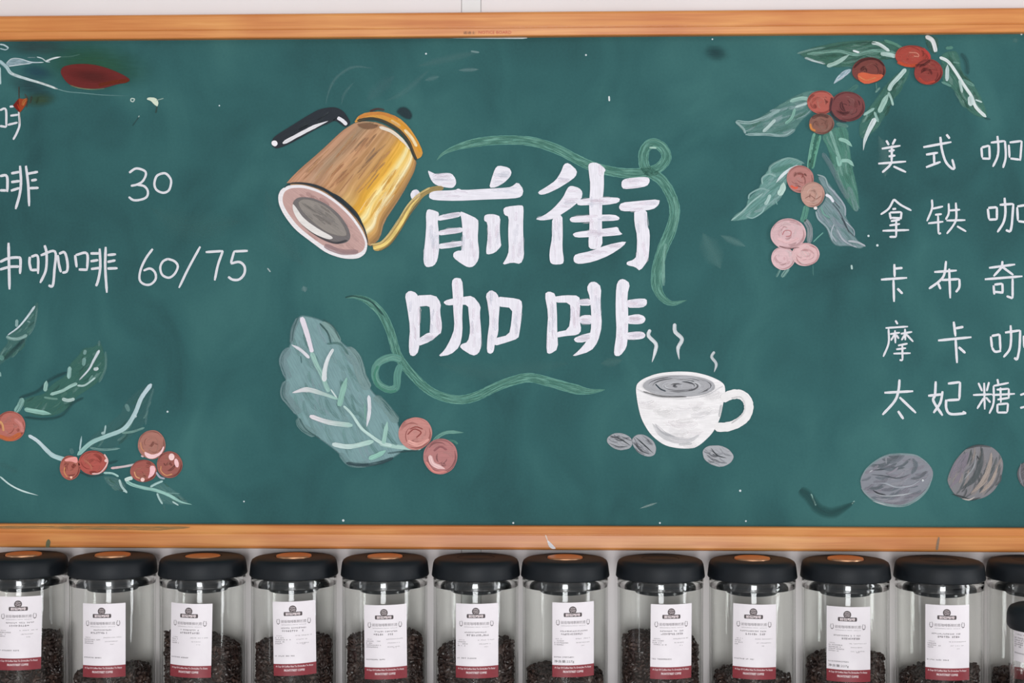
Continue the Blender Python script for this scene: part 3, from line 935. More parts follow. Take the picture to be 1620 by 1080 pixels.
k.poly([(208, 720), (232, 700), (282, 704), (345, 732), (400, 780), (440, 838), (452, 880), (420, 886), (350, 868), (280, 815), (228, 760)], (146, 138, 132), .95, smooth=2, ang=35, soft=2)
k.hatch([(215, 720), (282, 706), (400, 785), (445, 875), (350, 860), (250, 785)], 22, 36, 80, 10, [(132, 126, 122), (160, 150, 142), (150, 144, 142)], .5, .8, jit=6)
k.stroke([(200, 770), (240, 826), (310, 880), (390, 912), (448, 900)], 10, (66, 64, 70), .8, .5)
k.poly([(188, 724), (204, 742), (240, 796), (310, 846), (388, 888), (360, 898), (290, 870), (220, 816), (190, 762)], (226, 220, 216), 1, smooth=2)
k.stroke([(148, 652), (180, 630), (260, 633), (340, 660), (420, 714), (490, 780), (530, 850), (547, 918)], 14, (42, 52, 58), 1, .2, (.2, .2))
k.stroke([(330, 655), (420, 712), (490, 780), (528, 845)], 22, (42, 52, 58), 1, .3, (.2, .2))
k.build('kettle_base', kettle)

# ------------------------------------------------------------------ berries and leaves
def mute(c, k, tint=(1, 1, 1)):
    """chalky pigment: pull a colour towards its own grey"""
    g = .3 * c[0] + .59 * c[1] + .11 * c[2]
    return tuple(min(255, (x + (g - x) * k) * t) for x, t in zip(c, tint))


def berry(T, cx, cy, rx, ry, base, lite, dark, parent, seed, rot=0, extra=None, swirl=12, lift=0.0016, outline=None):
    base, lite, dark = (mute(q, .14, (.97, 1, 1)) for q in (base, lite, dark))
    p = Paint(T, lift)
    p.r = random.Random(seed)
    p.poly(ell(cx, cy, rx, ry, rot, 36, .012, seed), base, 1, 0, rot, smooth=1)
    for i in range(swirl):
        ox, oy = p.r.uniform(-.28, .28), p.r.uniform(-.28, .28)
        k = p.r.uniform(.2, .92 - math.hypot(ox, oy) * .9)
        a0 = p.r.uniform(0, 6.28); sp = p.r.choice([-1, 1]) * p.r.uniform(.7, 2.0)
        pts = []
        for j in range(5):
            a = a0 + sp * j / 4
            pts.append((cx + rx * (ox + k * math.cos(a)), cy + ry * (oy + k * math.sin(a))))
        fine = i % 3 == 0
        p.stroke(pts, rx * (p.r.uniform(.03, .06) if fine else p.r.uniform(.1, .24)), p.r.choice([lite, dark]) if fine else p.r.choice([lite, dark, base, lite]),
                 p.r.uniform(.6, .9) if fine else p.r.uniform(.4, .75), .45 if fine else .85, (.2, .2), sub=4)
    p.stroke([(cx + rx * .93 * math.cos(a), cy + ry * .93 * math.sin(a)) for a in (3.3, 3.9, 4.5, 5.1, 5.7)], rx * .1, dark, .45, .7, (.15, .15))
    p.stroke([(cx + rx * .9 * math.cos(a), cy + ry * .9 * math.sin(a)) for a in (-.4, .2, .8, 1.4, 2.0)], rx * .14, outline or dark, .55, .6, (.15, .15))
    for f in extra or (): f(p)
    return p.build('painted_berry', parent)


def leaf(T, poly, col, a, ang, parent, hatch=(), strokes=(), lift=0.0006, soft=2.0, name='painted_leaf', nh=26, hl=70, hw=10, dry=.35):
    G = (1.06, 1.02, 1.06)
    col = mute(col, .10, G)
    p = Paint(T, lift)
    p.poly(poly, col, a, dry, ang, soft=soft, smooth=2)
    if hatch:
        p.hatch(poly, nh, ang, hl, hw, [mute(q, .10, G) for q in hatch], .5, .9, bend=.15)
    for s in strokes:
        pts, w, c = s[:3]
        kw = s[3] if len(s) > 3 else {}
        p.stroke(pts, w, mute(c, .1, (1.02, 1, 1.02)), kw.get('a', .95), kw.get('dry', .35), kw.get('taper', (.4, .3)), w2=kw.get('w2'), a2=kw.get('a2'), col2=kw.get('col2'), soft=kw.get('soft', 0))
    return p.build(name, parent)


# big leaf with two berries below the kettle
p = Paint(TE, 0.0008)
p.stroke([(520, 755), (580, 768), (640, 775), (712, 780)], 20, (176, 208, 200), .95, .3, (.3, .3))
big = p.build('leaf_branch_painting', label='big grey-green painted leaf with two pink berries')
Paint(TE, 0.0008).stroke([(560, 800), (640, 792), (720, 785)], 8, (50, 80, 82), .7, .5).build('painted_stem', big)
Paint(TE, 0.0008).stroke([(768, 746), (800, 718), (840, 704), (908, 706)], 16, (110, 158, 146), .9, .4, (.4, .15)).build('painted_stem', big)
Paint(TE, 0.0008).stroke([(820, 742), (860, 745), (880, 758)], 10, (84, 140, 126), .8, .4).build('painted_stem', big)
bl = [(150, 165), (205, 172), (262, 190), (312, 225), (345, 285), (368, 305), (408, 335), (432, 385), (448, 445), (490, 518), (540, 562), (560, 602), (600, 640), (618, 690), (650, 770), (632, 792), (580, 828), (500, 858), (430, 872),
      (370, 855), (340, 808), (290, 768), (222, 720), (162, 690), (146, 632), (100, 575), (82, 525), (92, 455), (75, 395), (78, 350), (112, 308), (118, 240)]
leaf(TE, bl, (122, 164, 160), .9, 62, big, hatch=[(132, 174, 168), (104, 154, 144), (142, 176, 176), (96, 144, 136), (118, 168, 158)], nh=70, hl=120, hw=16, soft=3.0, dry=.2, strokes=[
    ([(112, 320), (80, 370), (95, 430), (110, 460)], 36, (130, 162, 164), dict(a=.6, dry=.7)),
    ([(98, 470), (88, 530), (120, 575), (155, 620)], 40, (128, 160, 160), dict(a=.6, dry=.7)),
    ([(150, 640), (170, 680), (230, 718)], 36, (124, 162, 158), dict(a=.6, dry=.7)),
    ([(120, 300), (125, 240), (152, 180)], 22, (120, 150, 152), dict(a=.6, dry=.7)),
    ([(255, 205), (300, 240), (335, 300)], 40, (138, 176, 168), dict(a=.75, dry=.5)),
    ([(370, 320), (415, 370), (440, 450), (470, 510)], 50, (134, 168, 164), dict(a=.7, dry=.6)),
    ([(500, 540), (550, 590), (605, 660)], 40, (128, 164, 158), dict(a=.6, dry=.7)),
    ([(340, 800), (390, 850), (470, 850)], 26, (120, 158, 156), dict(a=.6, dry=.6)),
    ([(248, 206), (285, 250), (300, 300)], 8, (54, 92, 90), dict(a=.8)),
    ([(262, 188), (310, 222), (340, 280)], 6, (60, 98, 96), dict(a=.6)),
    ([(150, 180), (128, 240), (122, 290)], 5, (60, 98, 96), dict(a=.6)),
    ([(155, 640), (185, 690), (250, 735)], 6, (56, 96, 94), dict(a=.7)),
    ([(370, 845), (440, 855), (520, 845), (585, 822)], 15, (44, 72, 78), dict(a=.85, dry=.6)),
    ([(280, 300), (340, 300), (380, 350)], 10, (74, 122, 114), dict(a=.6)),
    ([(350, 470), (360, 520)], 10, (80, 132, 120), dict(a=.6))])
P_v = [([(205, 150), (232, 230), (252, 300), (266, 352)], 32, (232, 222, 232), dict(dry=.1, w2=22)),
       ([(262, 350), (290, 420), (318, 470), (345, 540), (362, 575)], 26, (158, 196, 186), dict(dry=.5)),
       ([(372, 560), (408, 612)], 8, (220, 232, 230), {}),
       ([(445, 655), (490, 700), (545, 780), (600, 825), (660, 865), (720, 880)], 13, (196, 222, 216), dict(w2=20)),
       ([(148, 306), (200, 336), (250, 382)], 18, (226, 224, 230), dict(taper=(.15, .5))),
       ([(200, 370), (205, 412)], 5, (50, 90, 90), {}),
       ([(386, 330), (356, 385), (338, 450), (334, 516)], 15, (224, 228, 230), dict(w2=30)),
       ([(152, 580), (235, 562), (325, 585), (412, 616)], 36, (236, 226, 232), dict(col2=(156, 198, 186), w2=14, taper=(.15, .4))),
       ([(465, 490), (440, 570), (420, 656)], 32, (146, 190, 176), dict(taper=(.15, .6))),
       ([(252, 712), (360, 748), (496, 766)], 25, (240, 228, 234), dict(col2=(168, 206, 196), w2=28)),
       ([(588, 594), (592, 680), (576, 776)], 20, (226, 226, 232), dict(taper=(.3, .15))),
       ([(566, 640), (570, 740)], 10, (130, 176, 164), dict(a=.7)),
       ([(380, 872), (480, 886), (616, 856)], 27, (210, 226, 224), dict(col2=(176, 212, 202))),
       ([(694, 742), (684, 800), (672, 870)], 24, (160, 200, 188), dict(taper=(.15, .5))),
       ([(588, 956), (640, 935), (686, 908)], 26, (152, 202, 186), dict(taper=(.3, .2)))]
p = Paint(TP, 0.0022)
for s in P_v:
    kw = s[3]
    p.stroke(s[0], s[1], s[2], kw.get('a', .96), kw.get('dry', .25), kw.get('taper', (.5, .4)), w2=kw.get('w2'), col2=kw.get('col2'))
p.build('leaf_veins', big)
berry(TE, 686, 710, 77, 75, (206, 130, 122), (232, 160, 150), (172, 90, 84), big, 11, extra=[
    lambda q: q.stroke([(650, 745), (700, 762), (748, 735)], 16, (240, 178, 168), .9, .5), lambda q: q.stroke([(650, 715), (680, 690), (712, 705), (690, 730)], 6, (150, 70, 66), .8, .4),
    lambda q: q.stroke([(660, 690), (690, 680), (720, 690)], 6, (158, 78, 72), .7, .5), lambda q: q.stroke([(640, 660), (690, 645), (740, 665)], 16, (216, 150, 142), .8, .6)])
berry(TE, 801, 815, 78, 82, (190, 116, 114), (216, 146, 142), (150, 90, 92), big, 12, extra=[
    lambda q: q.stroke([(752, 810), (768, 850), (822, 872)], 20, (246, 206, 204), .95, .3, (.3, .2)), lambda q: q.stroke([(735, 840), (770, 885), (830, 885)], 12, (232, 150, 142), .8, .5),
    lambda q: q.stroke([(770, 790), (800, 770), (830, 785)], 10, (160, 100, 104), .7, .6)])

# berry branch on the lower left of the board
p = Paint(TN, 0.0008)
p.stroke([(228, 245), (300, 290), (380, 370), (430, 410), (525, 442)], 24, (212, 224, 230), .97, .2, (.4, .4), w2=40, col2=(170, 205, 205))
branch = p.build('berry_branch_painting', label='painted berry branch low on the board beside the prices')
Paint(TN, 0.0008).stroke([(888, 508), (960, 500), (1030, 488), (1115, 468)], 18, (236, 196, 200), .97, .3, (.4, .4), col2=(190, 200, 200)).build('painted_stem', branch)
Paint(TN, 0.0008).stroke([(830, 545), (900, 550), (950, 575)], 16, (176, 214, 208), .95, .3).build('painted_stem', branch)
Paint(TN, 0.0008).stroke([(1010, 612), (1060, 640), (1150, 665), (1250, 685), (1350, 722), (1450, 778), (1540, 800)], 26, (160, 206, 196), .95, .4, (.4, .1)).build('painted_stem', branch)
Paint(TN, 0.0008).stroke([(1000, 606), (1030, 592), (1062, 585)], 30, (214, 232, 226), .95, .2).build('painted_stem', branch)
Paint(TN, 0.0008).stroke([(0, 575), (80, 640), (180, 690), (308, 727)], 12, (206, 228, 226), .95, .2, (.5, .1), w2=14).build('painted_stem', branch)
Paint(TN, 0.0008).stroke([(0, 470), (60, 500), (140, 540)], 60, (80, 122, 120), .2, .5, soft=.9).build('painted_stem', branch)
GH = [(92, 148, 128), (66, 120, 100), (50, 96, 86), (110, 160, 146)]
leaf(TM, [(-90, 560), (0, 470), (60, 400), (45, 360), (100, 310), (170, 250), (240, 140), (290, 75), (305, 110), (285, 240), (240, 330), (215, 360), (190, 440), (110, 510), (30, 550), (-60, 640)], (84, 134, 120), .42, -52, branch, GH, nh=24, hl=90, hw=16, strokes=[
    ([(190, 375), (110, 455), (30, 530)], 40, SHADE, dict(a=.6, soft=.8)),
    ([(272, 118), (205, 210), (140, 285), (58, 345)], 18, (208, 226, 228), dict(w2=10)),
    ([(48, 355), (90, 372), (150, 370), (212, 342)], 24, (150, 192, 182), dict(a=.8, dry=.6)),
    ([(132, 222), (128, 280)], 24, (150, 190, 184), dict(a=.75)),
    ([(210, 235), (235, 242)], 12, (150, 190, 184), dict(a=.6)),
    ([(290, 130), (270, 260), (225, 345)], 12, (128, 172, 162), dict(a=.5, dry=.7)),
    ([(0, 505), (26, 535)], 40, (104, 160, 146), dict(a=.7)), ([(0, 630), (6, 665)], 12, (160, 205, 195), dict(a=.8))])
leaf(TM, [(180, 900), (160, 850), (230, 820), (340, 800), (400, 720), (520, 650), (540, 560), (600, 510), (640, 440), (740, 430), (772, 380), (802, 440), (822, 520), (815, 620), (780, 700), (700, 760), (590, 830), (530, 920), (440, 970), (330, 980), (220, 960)],
     (66, 122, 102), .6, -38, branch, GH, nh=34, hl=90, hw=18, strokes=[
    ([(150, 830), (290, 780), (390, 690), (520, 630)], 36, SHADE, dict(a=.55, soft=.8)), ([(190, 980), (350, 995), (480, 965), (570, 870), (650, 830)], 30, SHADE, dict(a=.55, soft=.8)),
    ([(822, 470), (818, 600), (770, 710)], 20, (120, 168, 154), dict(a=.4, dry=.6)),
    ([(772, 460), (728, 540), (690, 610), (616, 692)], 22, (216, 228, 230), dict(w2=10)),
    ([(600, 718), (545, 742), (480, 778), (390, 805)], 24, (160, 204, 190), dict(dry=.5)), ([(600, 735), (660, 732), (742, 672)], 14, (186, 218, 210), {}),
    ([(342, 826), (400, 836), (450, 840)], 16, (120, 170, 152), dict(a=.7)), ([(482, 838), (530, 850), (580, 838)], 26, (186, 216, 206), {}),
    ([(190, 918), (280, 936), (400, 956)], 34, (150, 204, 186), dict(taper=(.4, .15))), ([(362, 696), (350, 780)], 32, (150, 196, 182), dict(taper=(.2, .5))),
    ([(542, 588), (534, 682)], 32, (150, 196, 186), {}), ([(656, 520), (648, 582)], 28, (128, 176, 166), dict(a=.8)), ([(664, 458), (655, 495)], 26, (136, 178, 170), dict(a=.75)),
    ([(728, 602), (745, 608), (764, 598)], 26, (214, 230, 226), {}), ([(176, 832), (152, 895), (118, 942)], 44, (140, 192, 178), dict(a=.8, dry=.6)),
    ([(772, 385), (768, 430)], 26, (110, 152, 146), dict(a=.5, soft=.6)), ([(720, 655), (690, 700)], 14, (130, 180, 166), dict(a=.6))])
leaf(TB, [(330, 640), (380, 580), (410, 560), (490, 500), (500, 460), (560, 400), (615, 375), (630, 390), (610, 470), (592, 545), (540, 590), (470, 640), (400, 650)], (70, 120, 114), .35, -50, branch, GH, nh=16, hl=60, hw=9, strokes=[
    ([(616, 378), (575, 435), (548, 500), (505, 560), (430, 592), (370, 618), (315, 668)], 17, (196, 220, 224), dict(dry=.2, col2=(150, 196, 188))),
    ([(626, 395), (600, 480), (592, 545)], 14, (104, 152, 148), dict(a=.4, soft=.7)), ([(512, 460), (525, 490)], 16, (120, 168, 160), dict(a=.6)),
    ([(496, 578), (540, 572), (588, 556)], 9, (130, 178, 164), dict(a=.7)), ([(430, 546), (424, 582)], 7, (170, 206, 200), {}), ([(412, 580), (428, 576)], 12, (170, 206, 200), {}),
    ([(332, 588), (324, 648)], 7, (170, 206, 204), dict(taper=(.15, .5))), ([(366, 638), (420, 646), (488, 640)], 9, (130, 178, 168), dict(a=.7, dry=.6)), ([(545, 512), (556, 508)], 10, (190, 216, 214), {}),
    ([(288, 640), (296, 664)], 16, (100, 146, 142), dict(a=.4)), ([(340, 700), (420, 705), (480, 690)], 16, SHADE, dict(a=.5, soft=.8))])
leaf(TN, [(815, 565), (940, 575), (1015, 640), (1005, 705), (940, 692), (860, 645)], (96, 144, 136), .45, 30, branch, GH, nh=10, hl=60, hw=14, strokes=[([(955, 598), (975, 655), (1018, 706)], 18, (180, 214, 206), {}), ([(985, 690), (1020, 700)], 10, (180, 214, 206), {})])
leaf(TN, [(1200, 662), (1300, 608), (1400, 685), (1440, 712), (1535, 800), (1410, 806), (1300, 798), (1250, 700)], (92, 146, 138), .5, 32, branch, GH, nh=16, hl=80, hw=14, strokes=[
    ([(1203, 658), (1250, 632), (1305, 610)], 18, (170, 210, 202), {}), ([(1258, 708), (1275, 750), (1302, 796)], 16, (170, 210, 202), {}), ([(1380, 775), (1430, 806)], 12, (180, 214, 206), {}),
    ([(1325, 705), (1440, 712)], 8, (140, 190, 180), dict(a=.6)), ([(1310, 800), (1320, 840)], 24, (100, 146, 140), dict(a=.3, soft=.8))])
berry(TB, 42, 550, 61, 62, (196, 104, 92), (218, 134, 122), (160, 66, 52), branch, 21, extra=[
    lambda q: q.stroke([(-10, 590), (40, 602), (85, 580)], 18, (206, 110, 66), .85, .5), lambda q: q.stroke([(0, 530), (10, 545), (14, 570)], 9, (232, 172, 116), .85, .4), lambda q: q.stroke([(60, 520), (85, 545), (92, 575)], 16, (226, 150, 142), .8, .5)])
berry(TN, 560, 505, 82, 98, (186, 94, 80), (206, 126, 104), (140, 60, 54), branch, 22, extra=[
    lambda q: q.poly([(515, 440), (560, 420), (615, 415), (625, 450), (612, 470), (570, 452), (525, 455)], (236, 158, 152), 1, ang=-10), lambda q: q.stroke([(520, 500), (515, 540), (540, 580)], 8, (232, 166, 110), .9, .3),
    lambda q: q.stroke([(580, 480), (600, 500)], 40, (140, 64, 56), .7, .6), lambda q: q.poly(ell(570, 582, 10, 10), (246, 196, 170))])
berry(TN, 745, 465, 118, 97, (192, 82, 72), (204, 104, 88), (156, 58, 50), branch, 23, extra=[
    lambda q: q.stroke([(735, 553), (795, 548), (840, 505), (862, 450), (835, 395)], 12, (240, 196, 192), .95, .2, (.4, .4)), lambda q: q.stroke([(840, 440), (858, 455)], 24, (240, 200, 196), .95, .1),
    lambda q: q.stroke([(670, 440), (720, 480), (735, 520)], 14, (206, 126, 104), .8, .5), lambda q: q.stroke([(640, 540), (730, 575), (830, 560)], 16, (60, 40, 44), .5, .5, soft=.7)], outline=(150, 60, 50))
berry(TN, 1215, 320, 112, 115, (180, 112, 98), (198, 138, 122), (142, 74, 66), branch, 24, extra=[
    lambda q: q.poly([(1155, 372), (1180, 385), (1220, 402), (1280, 385), (1312, 325), (1315, 350), (1290, 400), (1230, 432), (1190, 432), (1160, 405)], (244, 202, 204), 1),
    lambda q: q.stroke([(1125, 300), (1135, 350), (1160, 380)], 12, (214, 150, 116), .8, .4), lambda q: q.stroke([(1130, 408), (1150, 418)], 12, (220, 190, 196), .9)])
berry(TN, 1150, 530, 106, 90, (176, 88, 78), (198, 122, 100), (132, 58, 54), branch, 25, extra=[
    lambda q: q.poly([(1200, 490), (1235, 488), (1248, 520), (1230, 565), (1180, 595), (1200, 545)], (242, 188, 194), 1), lambda q: q.poly(ell(1142, 600, 16, 16), (246, 206, 198)),
    lambda q: q.stroke([(1075, 535), (1090, 575), (1120, 590)], 9, (232, 168, 124), .9, .3)])
berry(TN, 1358, 480, 104, 106, (170, 90, 80), (194, 126, 106), (128, 62, 56), branch, 26, extra=[
    lambda q: q.poly(ell(1374, 418, 23, 28), (246, 210, 208)), lambda q: q.poly(ell(1414, 467, 17, 36, -12), (244, 196, 198)), lambda q: q.stroke([(1290, 490), (1290, 530), (1330, 565), (1380, 555)], 9, (226, 160, 112), .85, .4),
    lambda q: q.stroke([(1250, 540), (1280, 580), (1320, 592)], 16, (190, 190, 206), .8, .4)])

# top left sprig
p = Paint(TL, 0.0006)
p.stroke([(-10, 275), (60, 335), (110, 398), (250, 448), (400, 492), (548, 545)], 34, (176, 204, 210), .95, .35, (.5, .3), w2=16, col2=(232, 240, 238))
sprig = p.build('sprig_painting', label='white painted sprig with a dark red berry under the top rail')
Paint(TL, 0.0006).stroke([(100, 395), (250, 448), (400, 492), (548, 543)], 11, (236, 242, 240), .95, .2).build('painted_stem', sprig)
Paint(TL, 0.0006).stroke([(545, 545), (640, 570), (780, 582), (960, 600), (1230, 612)], 10, (130, 170, 168), .65, .3, (.5, .1), w2=4).build('painted_stem', sprig)
Paint(TL, 0.0006).stroke([(0, 120), (40, 128), (82, 155)], 14, (196, 218, 224), .95, .2).build('painted_stem', sprig)
Paint(TL, 0.0006).stroke([(0, 160), (50, 172), (80, 158)], 10, (180, 205, 212), .9, .2).build('painted_stem', sprig)
Paint(TL, 0.0006).stroke([(0, 340), (2, 420), (6, 500)], 14, (196, 218, 220), .9, .2).build('painted_stem', sprig)
p = Paint(TR, 0.00012)
p.blob(560, 400, 420, 190, 6, (46, 92, 66), .8)
p.blob(220, 290, 260, 70, 0, (58, 76, 76), .55)
p.blob(220, 440, 130, 60, 10, (40, 74, 92), .6)
p.blob(190, 530, 190, 80, 20, (46, 70, 76), .6)
p.blob(240, 610, 130, 55, -5, (62, 84, 58), .75)
p.build('green_smear', sprig)
leaf(TL, [(48, 312), (80, 266), (140, 249), (220, 262), (300, 285), (400, 284), (425, 294), (300, 303), (200, 314), (120, 328), (80, 330)], (150, 184, 186), .8, 5, sprig, [(190, 214, 216), (120, 160, 160)], nh=14, hl=90, hw=8, soft=.8, strokes=[
    ([(60, 300), (110, 258), (190, 258), (300, 290), (415, 292)], 8, (206, 224, 224), {}), ([(350, 240), (400, 255), (440, 285), (475, 288)], 10, (190, 212, 210), {}), ([(432, 282), (500, 255), (582, 238)], 16, (216, 230, 226), dict(taper=(.5, .15))),
    ([(580, 240), (680, 235), (760, 215)], 14, (90, 140, 124), dict(a=.5, soft=.6)), ([(260, 246), (340, 246)], 5, (170, 196, 196), dict(a=.6)), ([(80, 330), (150, 320), (300, 300)], 8, (214, 228, 228), {})])
p = Paint(TR, 0.0012)
p.poly([(366, 440), (384, 405), (450, 391), (530, 389), (600, 399), (680, 424), (760, 460), (798, 488), (770, 506), (720, 512), (640, 537), (560, 543), (470, 533), (430, 521), (395, 490)], (104, 36, 34), 1, ang=8, smooth=2)
p.blob(560, 465, 170, 55, 6, (92, 40, 38), .6)
p.stroke([(600, 520), (700, 500), (785, 490)], 22, (116, 46, 22), .7, .4)
p.stroke([(430, 520), (480, 536), (560, 545), (640, 540)], 6, (150, 160, 120), .6, .6)
p.build('painted_berry', sprig)
p = Paint(TL, 0.0012)
p.poly([(122, 702), (178, 632), (215, 640), (262, 630), (250, 690), (205, 750), (188, 770)], (150, 62, 30), 1, ang=60)
p.poly([(122, 702), (176, 636), (186, 768)], (112, 26, 16), 1, smooth=0)
p.stroke([(165, 690), (182, 735)], 10, (200, 60, 30), .8, .4)
p.stroke([(215, 700), (230, 660), (262, 640)], 26, (196, 120, 66), .8, .6)
p.stroke([(180, 520), (180, 640)], 9, (70, 44, 32), .8, .3)
p.stroke([(188, 760), (186, 880)], 10, (150, 130, 100), .6, .5)
p.stroke([(235, 590), (260, 640), (250, 720)], 20, (90, 60, 44), .6, .5, soft=.6)
p.stroke([(300, 610), (285, 680)], 24, (76, 52, 40), .6, .5, soft=.6)
p.stroke([(365, 620), (345, 680)], 20, (44, 60, 44), .6, .5, soft=.6)
p.build('painted_berry', sprig)
p = Paint(TR, 0.0008)
p.poly([(893, 606), (905, 593), (950, 596), (968, 622), (962, 652), (940, 637), (922, 616)], (206, 216, 196), 1)
p.stroke([(955, 612), (998, 600)], 6, (150, 175, 165), .8)
p.stroke([(958, 650), (950, 690)], 9, (52, 76, 72), .8)
p.stroke([(800, 600), (820, 604), (812, 620), (798, 614), (800, 600)], 7, (196, 214, 206), .9, .2)
p.stroke([(852, 705), (808, 768)], 7, (50, 80, 80), .7, .4)
p.stroke([(850, 705), (845, 715)], 6, (170, 190, 186), .8)
p.build('paint_splash', sprig)

# berry branch on the upper right of the board
p = Paint(TG, 0.0005)
p.stroke([(455, 460), (440, 530), (428, 610)], 14, (120, 176, 156), .9, .4)
right = p.build('berry_branch_painting', label='painted berry branch hanging under the top rail above the menu')
Paint(TG, 0.0005).stroke([(480, 470), (462, 540), (446, 612)], 14, (104, 164, 142), .9, .4).build('painted_stem', right)
Paint(TG, 0.0005).stroke([(468, 465), (450, 540), (436, 612)], 20, (70, 124, 106), .6, .4).build('painted_stem', right)
Paint(TG, 0.0005).stroke([(422, 770), (412, 815), (402, 840)], 26, (100, 158, 140), .8, .5).build('painted_stem', right)
Paint(TG, 0.0005).stroke([(415, 830), (435, 870), (432, 930)], 24, (150, 158, 162), .8, .5).build('painted_stem', right)
Paint(TG, 0.0005).stroke([(492, 885), (470, 905), (450, 925)], 5, (110, 166, 154), .8).build('painted_stem', right)
Paint(TG, 0.0005).stroke([(345, 1035), (315, 1075)], 18, (140, 180, 172), .75, .6).build('painted_stem', right)
Paint(TG, 0.0005).stroke([(310, 1040), (292, 1075)], 9, (130, 172, 164), .7, .6).build('painted_stem', right)
Paint(TG, 0.0005).stroke([(448, 1020), (450, 1070)], 4, (90, 140, 134), .5).build('painted_stem', right)
Paint(TG, 0.0005).stroke([(640, 255), (600, 285), (570, 290)], 20, (90, 140, 128), .5, .6).build('painted_stem', right)
GR = [(96, 150, 128), (66, 122, 98), (50, 92, 76), (124, 170, 152), (56, 104, 84)]
leaf(TH, [(158, 170), (260, 130), (400, 100), (560, 86), (700, 92), (800, 122), (780, 195), (700, 212), (600, 230), (500, 250), (400, 264), (300, 238), (215, 208)], (66, 116, 94), .72, -8, right, GR, nh=50, hl=130, hw=14, strokes=[
    ([(220, 175), (400, 158), (520, 180), (620, 155), (760, 168)], 20, (120, 170, 152), dict(a=.8, dry=.7)), ([(160, 172), (240, 150), (330, 135)], 12, (120, 162, 150), dict(a=.7, dry=.7)),
    ([(205, 200), (260, 215), (330, 235)], 16, (190, 212, 208), dict(a=.8, dry=.95)), ([(340, 250), (400, 228), (478, 178)], 24, (158, 194, 180), dict(taper=(.3, .15))), ([(498, 154), (538, 166)], 12, (218, 230, 226), {}),
    ([(612, 106), (660, 116), (722, 158)], 20, (200, 220, 212), {}), ([(668, 172), (710, 178), (762, 190)], 26, (176, 208, 196), {}), ([(690, 92), (750, 112), (800, 140)], 18, (92, 150, 126), dict(a=.8)),
    ([(300, 150), (500, 108), (640, 105)], 10, (50, 92, 78), dict(a=.6, dry=.7))])
leaf(TH, [(376, 362), (395, 320), (440, 275), (490, 262), (488, 285), (440, 320), (400, 350)], (176, 204, 206), .85, -40, right, [(214, 226, 228), (140, 176, 180)], nh=8, hl=60, hw=10, soft=.8)
leaf(TH, [(930, 52), (1020, 70), (1028, 120), (1010, 180), (975, 170), (945, 120)], (64, 106, 88), .6, 60, right, GR, nh=8, hl=50, hw=12, strokes=[([(942, 66), (985, 95), (1005, 162)], 26, (222, 230, 226), dict(taper=(.3, .6)))])
leaf(TH, [(1028, 190), (1060, 160), (1130, 150), (1156, 200), (1162, 280), (1240, 360), (1290, 450), (1326, 550), (1300, 572), (1230, 550), (1150, 470), (1110, 390), (1040, 350), (1040, 260)], (72, 128, 106), .68, 55, right, GR, nh=36, hl=110, hw=16, strokes=[
    ([(1160, 170), (1190, 220), (1200, 300)], 40, SHADE, dict(a=.5, soft=.8)), ([(1065, 140), (1110, 135)], 20, (90, 150, 130), dict(a=.7)),
    ([(1028, 195), (1080, 222), (1130, 290), (1180, 370), (1222, 432), (1250, 500), (1312, 560)], 19, (214, 228, 222), dict(dry=.2)), ([(1076, 238), (1072, 340)], 24, (190, 214, 208), dict(taper=(.15, .5))),
    ([(1148, 330), (1166, 412)], 16, (180, 210, 200), {}), ([(1216, 430), (1218, 492)], 34, (196, 218, 212), dict(taper=(.3, .3))), ([(1246, 454), (1288, 470)], 10, (186, 214, 206), {}), ([(1040, 345), (1100, 372)], 14, (110, 166, 150), dict(a=.7)),
    ([(1170, 330), (1240, 370)], 18, (120, 176, 158), dict(a=.7, dry=.6)), ([(1110, 225), (1150, 232)], 10, (110, 160, 144), dict(a=.7)), ([(1300, 565), (1340, 575)], 16, SHADE, dict(a=.5, soft=.7))])
leaf(TH, [(852, 258), (840, 320), (800, 380), (740, 470), (680, 590), (600, 680), (550, 700), (532, 660), (540, 580), (620, 470), (680, 380), (760, 290)], (72, 128, 108), .62, -55, right, GR, nh=34, hl=100, hw=16, strokes=[
    ([(822, 266), (782, 312), (735, 362), (718, 400)], 26, (184, 212, 202), dict(taper=(.4, .3))), ([(716, 418), (692, 462), (658, 532)], 32, (158, 200, 184), dict(taper=(.2, .4))),
    ([(636, 566), (598, 638), (572, 700), (562, 765)], 34, (208, 224, 220), dict(w2=14, taper=(.3, .12))), ([(714, 408), (732, 445), (744, 490)], 14, (160, 200, 186), {}), ([(564, 548), (630, 506)], 18, (150, 194, 180), {}), ([(630, 528), (654, 590)], 16, (150, 194, 180), {}),
    ([(636, 410), (665, 380)], 12, (120, 166, 152), dict(a=.7)), ([(640, 350), (645, 400)], 8, (90, 140, 128), dict(a=.6))])
leaf(TG, [(117, 412), (200, 404), (268, 362), (350, 310), (420, 278), (500, 275), (440, 372), (400, 410), (372, 450), (330, 474), (250, 464), (150, 462)], (96, 148, 134), .66, -22, right, [(130, 176, 164), (78, 130, 112), (150, 186, 180), (104, 158, 142)], nh=44, hl=80, hw=11, strokes=[
    ([(118, 412), (150, 440), (160, 462)], 9, (160, 192, 186), dict(a=.8)), ([(120, 410), (180, 415), (240, 395), (310, 360)], 14, (150, 186, 180), dict(a=.8, dry=.7)), ([(350, 325), (400, 312), (440, 318)], 16, (150, 196, 180), dict(a=.9)),
    ([(235, 455), (262, 430), (288, 402)], 14, (180, 208, 200), dict(a=.9)), ([(330, 420), (358, 395), (372, 355)], 12, (130, 184, 164), dict(a=.9)), ([(372, 350), (430, 330)], 10, (180, 208, 200), {}), ([(160, 466), (250, 466), (330, 470), (372, 445)], 12, (160, 196, 190), dict(a=.7, dry=.6))])
